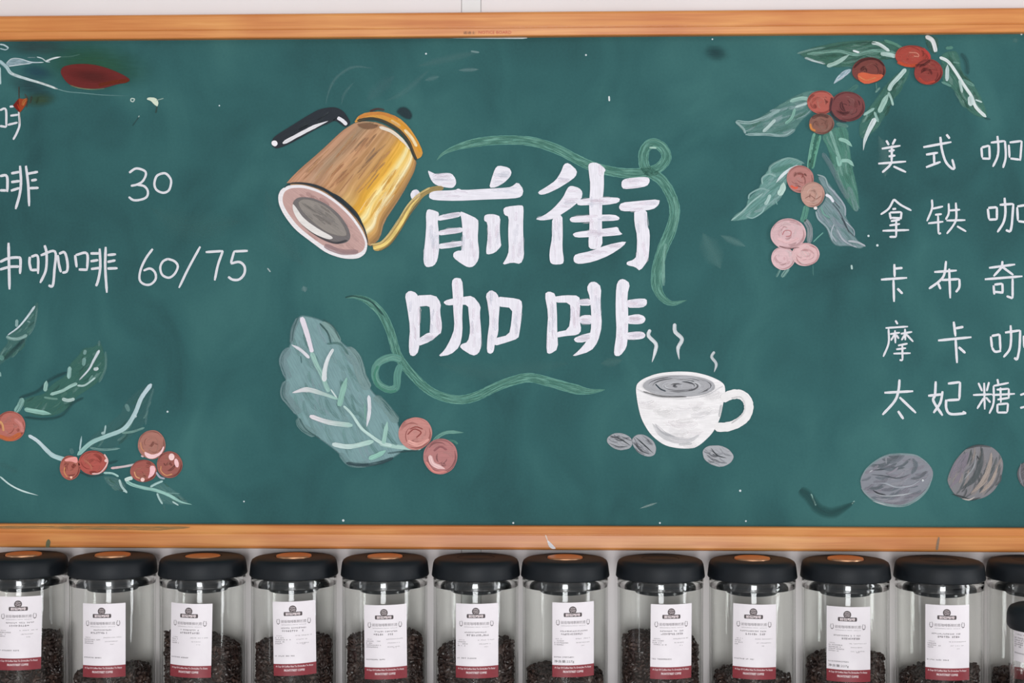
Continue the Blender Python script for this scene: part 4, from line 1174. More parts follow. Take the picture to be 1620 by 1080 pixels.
leaf(TG, [(480, 475), (520, 438), (600, 425), (606, 520), (622, 620), (642, 700), (650, 785), (625, 800), (600, 760), (560, 665), (530, 600), (508, 520)], (82, 146, 122), .72, 72, right, [(110, 170, 148), (70, 128, 106), (130, 184, 164), (90, 152, 130)], nh=44, hl=80, hw=11, strokes=[
    ([(490, 545), (530, 610), (570, 690), (600, 740)], 22, (122, 150, 152), dict(a=.45, dry=.6)), ([(520, 445), (545, 520), (570, 600)], 14, (140, 192, 174), dict(a=.8, dry=.6)), ([(558, 485), (590, 495), (616, 518)], 16, (140, 192, 172), dict(taper=(.3, .2))),
    ([(568, 578), (600, 580), (624, 602)], 16, (146, 196, 178), dict(taper=(.3, .2))), ([(548, 560), (560, 600), (572, 575)], 8, (140, 196, 176), {}), ([(600, 690), (620, 740), (636, 795)], 22, (130, 166, 164), dict(a=.5, dry=.8)), ([(548, 420), (600, 432)], 16, (100, 150, 134), dict(a=.6))])
leaf(TQ, [(72, 638), (110, 580), (190, 540), (212, 450), (290, 392), (322, 300), (378, 215), (450, 168), (540, 140), (600, 148), (655, 192), (560, 262), (520, 335), (492, 430), (440, 490), (340, 570), (250, 616), (130, 638)], (108, 164, 150), .8, -38, right,
     [(140, 190, 178), (90, 148, 132), (156, 196, 188), (112, 170, 156)], nh=54, hl=110, hw=18, strokes=[
    ([(380, 270), (385, 215), (450, 172), (540, 150), (650, 190)], 16, (140, 184, 174), dict(a=.8, dry=.6)), ([(400, 250), (470, 230), (560, 200)], 40, (84, 146, 128), dict(a=.6, dry=.6)),
    ([(605, 208), (540, 235), (480, 280), (430, 340)], 24, (212, 228, 226), dict(taper=(.5, .15))), ([(325, 350), (325, 300), (380, 270), (430, 290)], 14, (150, 192, 182), dict(a=.8)), ([(215, 465), (230, 425), (310, 385), (380, 400)], 12, (150, 192, 184), dict(a=.8)),
    ([(82, 632), (160, 570), (240, 490), (330, 420)], 12, (160, 200, 190), dict(a=.8)), ([(490, 335), (480, 390), (450, 435)], 46, (186, 220, 206), dict(taper=(.2, .3))), ([(385, 430), (370, 470), (345, 510)], 26, (176, 212, 202), dict(a=.85)),
    ([(200, 600), (250, 612), (320, 570), (340, 530)], 10, (150, 194, 186), dict(a=.8)), ([(430, 480), (440, 510)], 8, (120, 170, 160), {})])
leaf(TQ, [(742, 290), (800, 278), (840, 340), (900, 420), (962, 500), (970, 600), (1030, 700), (1050, 770), (1128, 830), (1080, 857), (1000, 830), (900, 836), (850, 790), (820, 690), (740, 620), (735, 550), (800, 490), (820, 420)], (126, 158, 156), .8, 52, right,
     [(160, 178, 182), (104, 150, 142), (150, 168, 174), (92, 142, 130), (140, 172, 168)], nh=60, hl=110, hw=16, strokes=[
    ([(750, 275), (810, 300), (835, 370)], 10, (160, 184, 182), dict(a=.8)), ([(830, 360), (900, 430), (962, 520), (968, 600)], 12, (168, 184, 190), dict(a=.8)), ([(815, 430), (850, 450), (878, 490)], 22, (226, 230, 234), {}),
    ([(870, 500), (920, 560), (960, 640), (1000, 730)], 7, (56, 70, 76), dict(a=.85)), ([(940, 610), (980, 690), (1040, 760)], 6, (62, 74, 80), dict(a=.8)), ([(880, 480), (930, 540)], 6, (66, 82, 86), dict(a=.8)),
    ([(740, 560), (760, 620), (830, 690), (870, 790)], 12, (160, 184, 186), dict(a=.8)), ([(880, 660), (860, 730), (900, 800)], 10, (176, 190, 194), dict(a=.8)), ([(900, 700), (960, 790), (1060, 840)], 12, (178, 188, 194), dict(a=.8, dry=.6)),
    ([(970, 640), (1030, 700), (1040, 750)], 8, (176, 186, 192), dict(a=.8)), ([(990, 790), (1060, 800), (1125, 832)], 16, (190, 198, 202), dict(a=.8, dry=.6)), ([(780, 520), (800, 580), (850, 610)], 14, (120, 176, 160), dict(a=.7)), ([(730, 525), (742, 540)], 14, (214, 226, 224), {})])
RB = [(TH, 597, 275, 103, 80, (126, 58, 52), (158, 84, 74), (84, 40, 40), 0), (TH, 865, 190, 108, 68, (178, 62, 50), (206, 92, 76), (134, 44, 40), 5), (TH, 960, 285, 88, 78, (152, 56, 50), (178, 80, 70), (108, 38, 38), 0),
      (TH, 305, 470, 85, 72, (188, 86, 74), (214, 122, 106), (142, 58, 52), 0), (TH, 468, 495, 105, 92, (128, 62, 62), (158, 92, 90), (92, 44, 48), 10), (TH, 308, 600, 76, 65, (142, 88, 76), (168, 116, 102), (98, 62, 56), 0),
      (TQ, 618, 310, 106, 106, (188, 118, 112), (214, 150, 144), (148, 84, 78), 0), (TQ, 715, 430, 92, 100, (196, 142, 128), (218, 172, 158), (158, 106, 94), 0),
      (TQ, 525, 735, 139, 119, (220, 172, 176), (240, 204, 206), (190, 136, 138), 0), (TQ, 485, 925, 92, 90, (226, 178, 182), (242, 208, 210), (196, 142, 144), 0), (TQ, 660, 895, 108, 90, (226, 174, 176), (242, 206, 206), (200, 138, 140), 0)]
EX = {0: [lambda q: q.poly([(525, 295), (560, 285), (620, 300), (690, 298), (665, 335), (580, 362), (535, 338)], (200, 94, 64), 1, ang=10), lambda q: q.stroke([(530, 310), (580, 335), (640, 318)], 12, (220, 134, 90), .8, .6),
          lambda q: q.stroke([(505, 260), (560, 215), (640, 208), (690, 250)], 14, (70, 34, 36), .7, .7)],
      1: [lambda q: q.stroke([(770, 225), (830, 245), (900, 240)], 18, (206, 84, 54), .8, .5), lambda q: q.stroke([(840, 165), (890, 170), (900, 190), (870, 188)], 5, (226, 150, 130), .8, .3), lambda q: q.stroke([(930, 140), (965, 190), (960, 225)], 14, (196, 70, 66), .8, .5)],
      2: [lambda q: q.stroke([(900, 320), (940, 352), (1000, 340)], 16, (196, 76, 60), .8, .5), lambda q: q.stroke([(880, 245), (930, 240), (970, 215)], 14, (84, 36, 36), .7, .6)],
      4: [lambda q: q.stroke([(370, 440), (362, 520), (400, 575), (460, 588)], 14, (64, 42, 52), .8, .6)],
      5: [lambda q: q.stroke([(238, 600), (246, 630), (270, 645)], 16, (218, 140, 74), .9, .4), lambda q: q.stroke([(250, 565), (300, 548), (350, 562)], 18, (92, 62, 58), .7, .7)],
      6: [lambda q: q.stroke([(545, 362), (580, 380), (600, 372)], 16, (228, 100, 76), .9, .3), lambda q: q.stroke([(600, 270), (640, 275), (630, 300)], 7, (140, 66, 62), .8, .4)],
      7: [lambda q: q.stroke([(655, 460), (700, 440), (740, 465), (780, 440)], 5, (140, 92, 82), .8, .3), lambda q: q.stroke([(665, 480), (720, 490), (760, 475)], 5, (226, 186, 174), .8, .3), lambda q: q.poly(ell(737, 535, 14, 12), (226, 216, 214))],
      8: [lambda q: q.stroke([(480, 745), (500, 710), (545, 715), (540, 750), (505, 755)], 7, (190, 116, 120), .8, .4), lambda q: q.stroke([(440, 770), (520, 800), (610, 770)], 22, (240, 200, 202), .8, .6), lambda q: q.stroke([(455, 830), (520, 848), (610, 840)], 7, (110, 66, 68), .8, .5)]}
for i, (T, cx, cy, rx, ry, b_, l_, d_, rot) in enumerate(RB):
    berry(T, cx, cy, rx, ry, b_, l_, d_, right, 40 + i, rot, EX.get(i), swirl=18, lift=0.0022 + 0.0004 * (i % 3))

# ------------------------------------------------------------------ painted cup
c = Paint(TF, 0.0009)
cup_out = [(287, 440), (320, 405), (400, 373), (500, 362), (600, 365), (690, 388), (762, 425), (769, 470), (757, 530), (742, 610), (702, 690), (642, 748), (600, 773), (520, 774), (440, 757), (368, 700), (320, 620), (300, 540)]
c.poly(cup_out, (234, 230, 231), 1, smooth=2)
c.hatch(cup_out, 26, 0, 150, 30, [(238, 236, 236), (229, 227, 229), (235, 230, 232)], .35, .8, bend=.25)
c.stroke([(378, 640), (425, 695), (500, 728), (580, 728), (630, 700)], 34, (208, 207, 210), .75, .6, (.2, .2))
c.stroke([(390, 640), (440, 690), (500, 712)], 18, (190, 190, 194), .6, .8, (.2, .2))
c.stroke([(747, 540), (736, 605)], 14, (196, 196, 198), .8, .5)
c.stroke([(292, 455), (380, 492), (520, 508), (660, 492), (755, 440)], 6, (206, 206, 208), .5, .6)
c.stroke([(520, 752), (590, 748)], 14, (206, 208, 210), .6, .6)
cup = c.build('cup_painting', label='white painted coffee cup steaming under the title')
c = Paint(TF, 0.0012)
c.stroke([(750, 512), (795, 488), (845, 485), (882, 512), (893, 558), (875, 605), (830, 640), (775, 658), (712, 660)], 50, (234, 230, 230), 1, .05, (.6, .5))
c.stroke([(800, 505), (850, 500), (872, 540), (862, 590), (800, 640)], 8, (204, 202, 203), .6, .6)
c.build('cup_handle', cup)
c = Paint(TF, 0.002)
c.poly(ell(522, 440, 194, 58, 1, 40, .008, 5), (166, 165, 169), 1)
for i in range(46):
    k = c.r.uniform(.1, .95); a0 = c.r.uniform(0, 6.28); sp = c.r.uniform(.7, 2.2)
    pts = [(522 + 190 * k * math.cos(a0 + sp * j / 4), 440 + 55 * k * math.sin(a0 + sp * j / 4)) for j in range(5)]
    c.stroke(pts, c.r.uniform(4, 9), c.r.choice([(90, 90, 94), (206, 206, 210), (124, 124, 128), (196, 196, 202), (186, 186, 190), (64, 66, 72)]), .85, .4, (.2, .2), sub=4)
c.stroke([(395, 430), (420, 455), (450, 468)], 7, (40, 56, 66), .9, .2)
c.stroke([(330, 470), (430, 495), (560, 498)], 8, (56, 58, 60), .7, .5)
c.build('cup_coffee', cup)
for pts, w, a in (([(366, 138), (358, 172), (396, 214), (394, 252), (376, 314)], 19, .97), ([(497, 106), (500, 150), (536, 190), (515, 240), (522, 300)], 20, .9), ([(710, 256), (695, 285), (719, 322), (708, 367)], 15, .75)):
    c = Paint(TF, 0.0006)
    c.stroke(pts, w, (224, 228, 232), a, .3, (.3, .15), sub=8)
    c.build('cup_steam', cup)


def bean_paint(T, poly, base, cols, ang, n, hl, hw, extra=(), label=None):
    b = Paint(T, 0.0009)
    b.poly(poly, base, 1, .1, ang, smooth=2, soft=.8)
    b.hatch(poly, n, ang, hl, hw, cols, .8, .6, bend=.25, jit=18)
    for pts, w, col, a in extra:
        b.stroke(pts, w, col, a, .5, (.25, .25))
    b.build('bean_painting', label=label)


GB = [(176, 176, 182), (120, 122, 128), (196, 196, 200), (84, 86, 92), (150, 152, 158)]
bean_paint(TF, ell(205, 736, 69, 46, 8, 30, .02, 1), (164, 165, 170), GB, 12, 30, 70, 5, [([(150, 715), (200, 720), (262, 758)], 6, (48, 54, 58), .9), ([(145, 745), (200, 765), (250, 762)], 5, (60, 66, 70), .8)])
bean_paint(TF, ell(335, 757, 74, 50, 36, 30, .02, 2), (164, 165, 170), GB, 40, 30, 70, 5, [([(285, 710), (330, 750), (385, 800)], 6, (48, 54, 58), .9), ([(275, 740), (320, 785), (365, 805)], 5, (60, 66, 70), .8)])
bean_paint(TF, ell(728, 812, 82, 58, 12, 30, .03, 3), (170, 171, 176), GB, 20, 34, 70, 6, [([(690, 770), (725, 810), (775, 825)], 6, (48, 54, 58), .9), ([(690, 850), (740, 872)], 10, (196, 200, 204), .8)])
bean_paint(TK, [(512, 340), (530, 290), (600, 225), (680, 172), (780, 159), (900, 172), (960, 205), (1009, 270), (1006, 330), (970, 400), (900, 470), (800, 514), (700, 509), (600, 476), (528, 420)], (134, 136, 144),
           [(150, 146, 156), (116, 124, 132), (160, 160, 168), (134, 132, 142), (100, 108, 114)], -14, 60, 140, 20, [
    ([(515, 350), (560, 260), (680, 178), (790, 163), (900, 176), (985, 240)], 14, (150, 168, 172), .7), ([(520, 390), (600, 470), (720, 508), (840, 500), (960, 410), (1005, 300)], 18, (152, 172, 174), .7),
    ([(590, 300), (680, 310), (770, 325), (850, 300)], 9, (78, 84, 90), .8), ([(600, 270), (650, 268), (690, 262)], 7, (74, 80, 86), .8), ([(580, 360), (680, 360), (760, 385), (860, 375), (930, 330)], 10, (176, 180, 188), .8),
    ([(600, 405), (640, 428), (690, 438)], 11, (52, 54, 60), .95), ([(610, 425), (680, 445), (780, 440), (880, 420)], 9, (196, 200, 204), .8), ([(690, 180), (690, 230)], 12, (170, 172, 178), .6), ([(870, 190), (890, 240), (860, 300)], 30, (104, 116, 122), .6),
    ([(930, 338), (945, 342)], 14, (230, 234, 236), .95), ([(600, 480), (690, 505)], 6, (210, 214, 216), .7), ([(575, 285), (600, 270)], 8, (200, 204, 208), .7)], label='grey painted coffee bean lying on its side')
bean_paint(TK, [(1099, 350), (1110, 300), (1150, 208), (1230, 120), (1310, 97), (1400, 107), (1460, 160), (1486, 230), (1466, 330), (1422, 410), (1350, 462), (1240, 477), (1150, 442)], (128, 126, 130),
           [(120, 120, 124), (150, 144, 146), (104, 110, 112), (160, 150, 146), (90, 94, 96)], -66, 50, 130, 14, [
    ([(1125, 330), (1170, 240), (1240, 150)], 50, (142, 134, 146), .75), ([(1120, 390), (1180, 320), (1220, 230), (1250, 150)], 30, (146, 136, 148), .7), ([(1200, 400), (1290, 320), (1330, 200), (1340, 120)], 40, (84, 92, 94), .7),
    ([(1260, 430), (1350, 340), (1390, 230), (1400, 150)], 34, (184, 168, 158), .75), ([(1320, 430), (1400, 350), (1445, 240)], 24, (190, 172, 160), .7), ([(1350, 440), (1430, 350), (1470, 240)], 12, (96, 98, 98), .7),
    ([(1130, 430), (1200, 450), (1260, 470), (1330, 455)], 14, (60, 66, 68), .8), ([(1200, 462), (1250, 470), (1290, 450)], 10, (206, 196, 190), .8), ([(1230, 130), (1310, 104), (1400, 116)], 16, (66, 72, 74), .7), ([(1300, 170), (1320, 200)], 8, (44, 48, 52), .9),
    ([(1210, 340), (1280, 250), (1300, 150)], 10, (170, 172, 176), .7)], label='grey and tan painted coffee bean standing on its tip')
bean_paint(TK, ell(1660, 305, 84, 98, -20, 30, .02, 4), (96, 94, 98), [(120, 118, 122), (76, 78, 82), (140, 138, 142)], -60, 24, 80, 14, [([(1600, 220), (1592, 300), (1615, 380)], 10, (150, 150, 156), .7)])

# paint drips on the frame rails and the maker's print
FY = FRAME_Y - 0.0006
d = Paint(T1, 0.0, FY)
d.poly([(72, 866), (73, 856), (77, 852), (80, 856), (79, 862), (78, 866)], (104, 108, 84), .9, smooth=1)
d.build('paint_drip', label='grey green paint drip on the lower rail')
d = Paint(T1, 0.0, FY)
d.poly([(865, 853), (869, 856), (876, 863), (880, 868), (873, 868), (868, 864)], (228, 224, 226), 1, smooth=1)
d.stroke([(863, 846), (866, 854)], 2, (236, 220, 205), .8)
d.build('paint_drip', label='white paint drip on the lower rail')
d = Paint(T1, 0.0, FY)
d.poly([(1480, 870), (1482, 856), (1485, 848), (1487, 851), (1485, 864), (1484, 870)], (150, 128, 108), .8, smooth=1)
d.build('paint_drip', label='grey paint drip on the lower rail')
d = Paint(T1, 0.0, lambda x, y: FRAME_Y + 0.0006 + 0.003 * max(0, (840 - y) / 9.8))
d.poly([(-6, 830.5), (120, 831), (230, 831.5), (302, 831.5), (298, 836), (262, 838), (250, 840), (210, 838), (130, 838), (60, 836), (-6, 837)], (146, 128, 88), .6, .5, 0, soft=.8)
d.build('paint_smudge', label='olive paint smudge on the lower rail')


def text_shape(body, bold=0.0):
    """outline of printed text as flat verts and faces, scaled to height 1 (cap height), centred in x"""
    cu = bpy.data.curves.new('text', 'FONT')
    cu.body = body
    cu.resolution_u = 2
    cu.offset = bold
    o = bpy.data.objects.new('text', cu)
    COL.objects.link(o)
    dg = bpy.context.evaluated_depsgraph_get()
    me = o.evaluated_get(dg).to_mesh()
    v = [(q.co.x, q.co.y) for q in me.vertices]
    f = [tuple(q.vertices) for q in me.polygons]
    o.evaluated_get(dg).to_mesh_clear()
    bpy.data.objects.remove(o)
    bpy.data.curves.remove(cu)
    if not v:
        return [], []
    x0, x1 = min(a for a, _ in v), max(a for a, _ in v)
    y0, y1 = min(b for _, b in v), max(b for _, b in v)
    return [((a - x0) / (x1 - x0), (b - y0) / (y1 - y0)) for a, b in v], f


def frame_print(body, px0, px1, py0, py1, mat, name):
    v, f = text_shape(body)
    pts = []
    for a, b in v:
        py = py1 + (py0 - py1) * b
        pts.append(at(px0 + (px1 - px0) * a, py, FRAME_Y + 0.0007 + 0.003 * ((py - 18.5) / 38.5 - 0.70) / 0.265))
    if pts:
        on_board(name, pts, f, mat)


frame_print('诺迪士', 733, 752, 49.3, 54.2, M_darkprint, 'maker_print')
frame_print('NOTICE BOARD', 757, 809, 48.8, 53.6, M_redprint, 'maker_print')

# ------------------------------------------------------------------ shelf and coffee jars
JAR_Y = -0.060
LID_TOP_Z = at(810, 881.0, JAR_Y).z
JAR_H = 0.250
SHELF_Z = LID_TOP_Z - JAR_H
shelf = bevel_obj(new_obj('shelf_board', *box(-1.5, 1.5, -0.33, PANEL_Y, SHELF_Z - 0.03, SHELF_Z), M_shelf), 0.003)
tag(shelf, 'long white shelf board under the row of coffee jars', 'shelf')

MM = 0.001
GLASS_R = 0.0655
GT = JAR_H - 0.0285          # top of the glass, under the lid


def prof(pts, z0):
    return [(r * MM, z0 + z * MM) for r, z in pts]


RIM_H = 0.014
glass_profile = [(0, 0.0015), (0.050, 0.0), (0.058, 0.001), (0.0630, 0.004), (GLASS_R, 0.011), (GLASS_R, GT - RIM_H), (GLASS_R - 0.0034, GT - RIM_H), (GLASS_R - 0.0034, 0.013), (0.056, 0.0075), (0, 0.0075)]


def mesh_of(name, vf, mat, smooth=True):
    me = bpy.data.meshes.new(name)
    me.from_pydata(vf[0], [], vf[1])
    me.materials.append(mat)
    if smooth: me.polygons.foreach_set('use_smooth', [True] * len(me.polygons))
    bm = bmesh.new(); bm.from_mesh(me)
    bmesh.ops.recalc_face_normals(bm, faces=bm.faces)
    for e in bm.edges:
        if len(e.link_faces) == 2 and e.calc_face_angle(0) > 0.6: e.smooth = False
    bm.to_mesh(me); bm.free()
    me.update()
    return me


ME_glass = mesh_of('glass_body', lathe(glass_profile, 80), M_glass)
def rim_mat():
    m = bpy.data.materials.new('solid_glass_rim')
    m.use_nodes = True
    nt = m.node_tree
    nt.nodes.clear()
    out = N(nt, 'ShaderNodeOutputMaterial')
    g = N(nt, 'ShaderNodeBsdfGlass')
    g.inputs['IOR'].default_value = 1.48
    g.inputs['Roughness'].default_value = 0.0
    nt.links.new(g.outputs[0], out.inputs[0])
    return m


M_rim = rim_mat()
ME_rim = mesh_of('glass_rim', lathe([(GLASS_R - 0.0034, GT - RIM_H), (GLASS_R, GT - RIM_H), (GLASS_R + 0.0004, GT - 0.010), (GLASS_R + 0.0004, GT - 0.003), (GLASS_R - 0.0006, GT), (GLASS_R - 0.0036, GT), (GLASS_R - 0.0044, GT - 0.003), (GLASS_R - 0.0044, GT - 0.010), (GLASS_R - 0.0034, GT - RIM_H)], 80), M_rim)
ME_lid = mesh_of('lid', lathe(prof([(0, -0.6), (27.6, -0.6), (28.6, -1.2), (29.4, -0.2), (31, 0), (44, -0.2), (54, -0.8), (60.5, -2.0), (64, -4.2), (65.8, -8), (66.6, -13), (68.2, -26.4), (67.6, -27.8), (66.6, -28.5), (53, -28.5), (0, -28.5)], JAR_H), 80), M_lid)
ME_stopper = mesh_of('stopper', lathe(prof([(0, -28.3), (54, -28.3), (54, -41.8), (53, -43), (39, -43), (38.6, -51.6), (37.6, -52.5), (0, -52.5)], JAR_H), 64), M_stopper)
ME_button = mesh_of('button', lathe(prof([(0, 0.2), (20, 0.3), (24.5, 0.9), (26.8, 0.3), (27.6, -1.4), (28, -6), (0, -6)], 0.0), 64), M_copper)
ME_seal = mesh_of('seal', lathe(prof([(38.7, -48.6), (39.9, -48.2), (40.3, -47.2), (39.9, -46.2), (38.7, -45.8)], JAR_H), 64), M_stopper)

# label artwork, drawn once on a strip of the cylinder: u to the right in mm, v down from the label's top in mm
LW, LH = 66.5, 111.5
LR = GLASS_R + 0.00045


def on_cyl(u, v, lift=0.0):
    r = LR + lift
    a = (u - LW / 2) * MM / LR
    return (r * math.sin(a), -r * math.cos(a), -v * MM)


def cyl_grid(u0, u1, v0, v1, lift, nu, nv=1, thick=0.0):
    v, f = [], []
    for j in range(nv + 1):
        for i in range(nu + 1):
            v.append(on_cyl(u0 + (u1 - u0) * i / nu, v0 + (v1 - v0) * j / nv, lift))
    for j in range(nv):
        for i in range(nu):
            a = j * (nu + 1) + i
            f.append((a, a + nu + 1, a + nu + 2, a + 1))
    if thick:
        n = len(v)
        for j in range(nv + 1):
            for i in range(nu + 1):
                v.append(on_cyl(u0 + (u1 - u0) * i / nu, v0 + (v1 - v0) * j / nv, lift - thick))
        for q in list(f): f.append(tuple(n + k for k in reversed(q)))
        edge = [i for i in range(nu + 1)] + [(nu + 1) * (j + 1) + nu for j in range(nv)] + [nv * (nu + 1) + i for i in range(nu - 1, -1, -1)] + [(nu + 1) * j for j in range(nv - 1, 0, -1)]
        for a, b in zip(edge, edge[1:] + edge[:1]): f.append((a, b, n + b, n + a))
    return v, f


def merge(parts):
    v, f = [], []
    for pv, pf in parts:
        n = len(v)
        v += pv
        f += [tuple(n + k for k in q) for q in pf]
    return v, f


def txt(body, u0, u1, v0, v1, lift, bold=0.0):
    tv, tf = text_shape(body, bold)
    return [on_cyl(u0 + (u1 - u0) * a, v1 + (v0 - v1) * b, lift) for a, b in tv], tf


def disc(cu, cv, ru, rv, lift, n=24, a0=0.0, a1=2 * math.pi):
    pts = [on_cyl(cu + ru * math.cos(a0 + (a1 - a0) * i / n), cv + rv * math.sin(a0 + (a1 - a0) * i / n), lift) for i in range(n + 1)]
    return [on_cyl(cu, cv, lift)] + pts, [(0, i + 1, i + 2) for i in range(n)]


def line(pts, w, lift):
    v, f = [], []
    for i, (a, b) in enumerate(pts):
        p0, p1 = pts[max(i - 1, 0)], pts[min(i + 1, len(pts) - 1)]
        dx, dy = p1[0] - p0[0], p1[1] - p0[1]
        L = math.hypot(dx, dy) or 1
        for e in (-.5, .5):
            v.append(on_cyl(a - dy / L * w * e, b + dx / L * w * e, lift))
    for i in range(len(pts) - 1): f.append((2 * i, 2 * i + 1, 2 * i + 3, 2 * i + 2))
    return v, f


def marks(u0, u1, v, h, seed, lift=0.0002, gap=.25):
    """a line of print too small to read: a row of tiny ink marks"""
    rr = random.Random(seed)
    out = []
    u = u0
    while u < u1 - h * .5:
        w = h * rr.uniform(.55, .95)
        if rr.random() > .12:
            for k in range(2 if h < 1.6 else 3):
                if rr.random() < .5:
                    y = v + h * rr.uniform(.0, .75)
                    out.append(cyl_grid(u, u + w, y, y + h * .22, lift, 1))
                else:
                    x = u + w * rr.uniform(0, .7)
                    out.append(cyl_grid(x, x + w * .28, v, v + h, lift, 1))
        u += w + h * gap
    return out


ME_paper = mesh_of('label', cyl_grid(0, LW, 0, LH, 0.0, 24, 1, 0.00025), M_label)
ME_band = mesh_of('label_band', cyl_grid(0, LW, 93.5, LH, 0.0001, 24), M_red, False)
ME_bandtext = mesh_of('band_lettering', merge([txt('A Cup Of Coffee Not To Drink,But To Enjoy', 3.6, 61.2, 96.0, 99.3, .0002, .012), txt('FRONTSTREET COFFEE', 16.5, 47.5, 101.6, 104.8, .0002, .02)]), M_white_ink, False)
logo = [disc(31, 11.4, 5.7, 5.7, .0001, 28), cyl_grid(18.2, 44.4, 15.4, 21.4, .00012, 10)]
logo += [disc(18.2, 18.4, .9, 3.0, .00012, 16), disc(44.4, 18.4, .9, 3.0, .00012, 16)]
ME_logo = mesh_of('label_logo', merge(logo), M_ink, False)
swirl = [line([(27.5, 9.5), (29.5, 8.2), (32.5, 8.6), (34.6, 9.6)], .5, .0002), line([(27, 12), (29.8, 10.6), (32.4, 11.4), (35.2, 12.0)], .5, .0002), line([(28, 14.3), (30.5, 13.0), (33, 13.8), (34.5, 14.2)], .5, .0002)]
ME_logotext = mesh_of('logo_lettering', merge([txt('前街咖啡', 20.2, 42.4, 16.3, 20.6, .0003, .02)] + swirl), M_white_ink, False)


def wreath(cu, cv, m):
    pts = [(cu + m * 2.3 * math.cos(a), cv + 4.0 * math.sin(a)) for a in [math.radians(x) for x in range(-60, 250, 24)]]
    out = [line(pts, .7, .0002)]
    for q in pts[::2]: out.append(disc(q[0], q[1], .8, .55, .00022, 8))
    out.append(disc(cu, cv + 3.4, .9, .9, .00022, 8))
    return out


ME_title = mesh_of('label_lettering', merge([txt('前街咖啡新鲜烘焙', 13.2, 51.0, 27.4, 32.0, .0002, .004)] + wreath(8.6, 29.8, 1) + wreath(55.6, 29.8, -1)
                                            + marks(13.5, 51, 34.2, 1.0, 2, gap=.1)), M_inkgrey, False)


def info_mesh(seed):
    r = random.Random(seed)
    ny = r.choice([38.5, 41.5])
    out = marks(32 - r.uniform(15, 23), 32 + r.uniform(15, 23), ny, 2.2, seed + 1)
    out += marks(32 - r.uniform(12, 20), 32 + r.uniform(12, 20), ny + 4, 3.0, seed + 2)
    y = ny + 12
    out += marks(5, 5 + r.uniform(8, 12), y, 1.5, seed + 3) + marks(34, 60, y, 1.5, seed + 4)
    for k in range(r.choice([3, 4])):
        y += 2.9
        out += marks(3.5, 3.5 + r.uniform(9, 26), y, 1.7, seed + 5 + k)
        if k % 2: out += marks(36, 36 + r.uniform(14, 22), y, 1.5, seed + 20 + k)
    out += marks(44, 50, y + 1.5, 1.5, seed + 30)
    out += marks(2.5, 33, 80.5, 2.0, seed + 31)
    return mesh_of('label_print', merge(out), M_inkgrey, False)


def weight_mesh():
    return mesh_of('weight_lettering', merge([txt('净含量:227g', 3, 33, 85.8, 90.4, .0002)]), M_ink, False)


def link(name, me, parent, loc=(0, 0, 0), rz=0.0, ry=0.0):
    o = bpy.data.objects.new(name, me)
    COL.objects.link(o)
    o.parent = parent
    o.location = loc
    o.rotation_euler = (0, ry, rz)
    return o


# one roasted bean: ellipsoid with a flat, creased belly
def bean_shape():
    v, f = [], []
    nu, nv = 8, 5
    v.append((0, 0, 1))
    for j in range(1, nv):
        t = math.pi * j / nv
        for i in range(nu):
            a = 2 * math.pi * i / nu
            v.append((math.sin(t) * math.cos(a), math.sin(t) * math.sin(a), math.cos(t)))
    v.append((0, 0, -1))
    for i in range(nu): f.append((0, 1 + i, 1 + (i + 1) % nu))
    for j in range(nv - 2):
        for i in range(nu):
            a = 1 + j * nu + i; b = 1 + j * nu + (i + 1) % nu
            f.append((a, a + nu, b + nu, b))
    last = len(v) - 1
    for i in range(nu): f.append((last, 1 + (nv - 2) * nu + (i + 1) % nu, 1 + (nv - 2) * nu + i))
    out = []
    for x, y, z in v:
        px, py, pz = x * 3.4, z * 4.9, y * 2.5
        if y < -.1:
            pz *= .55
            if abs(x) < .35: pz += .9
        out.append(Vector((px, py, pz)) * MM)
    return out, f


BV, BF = bean_shape()
from mathutils import Euler


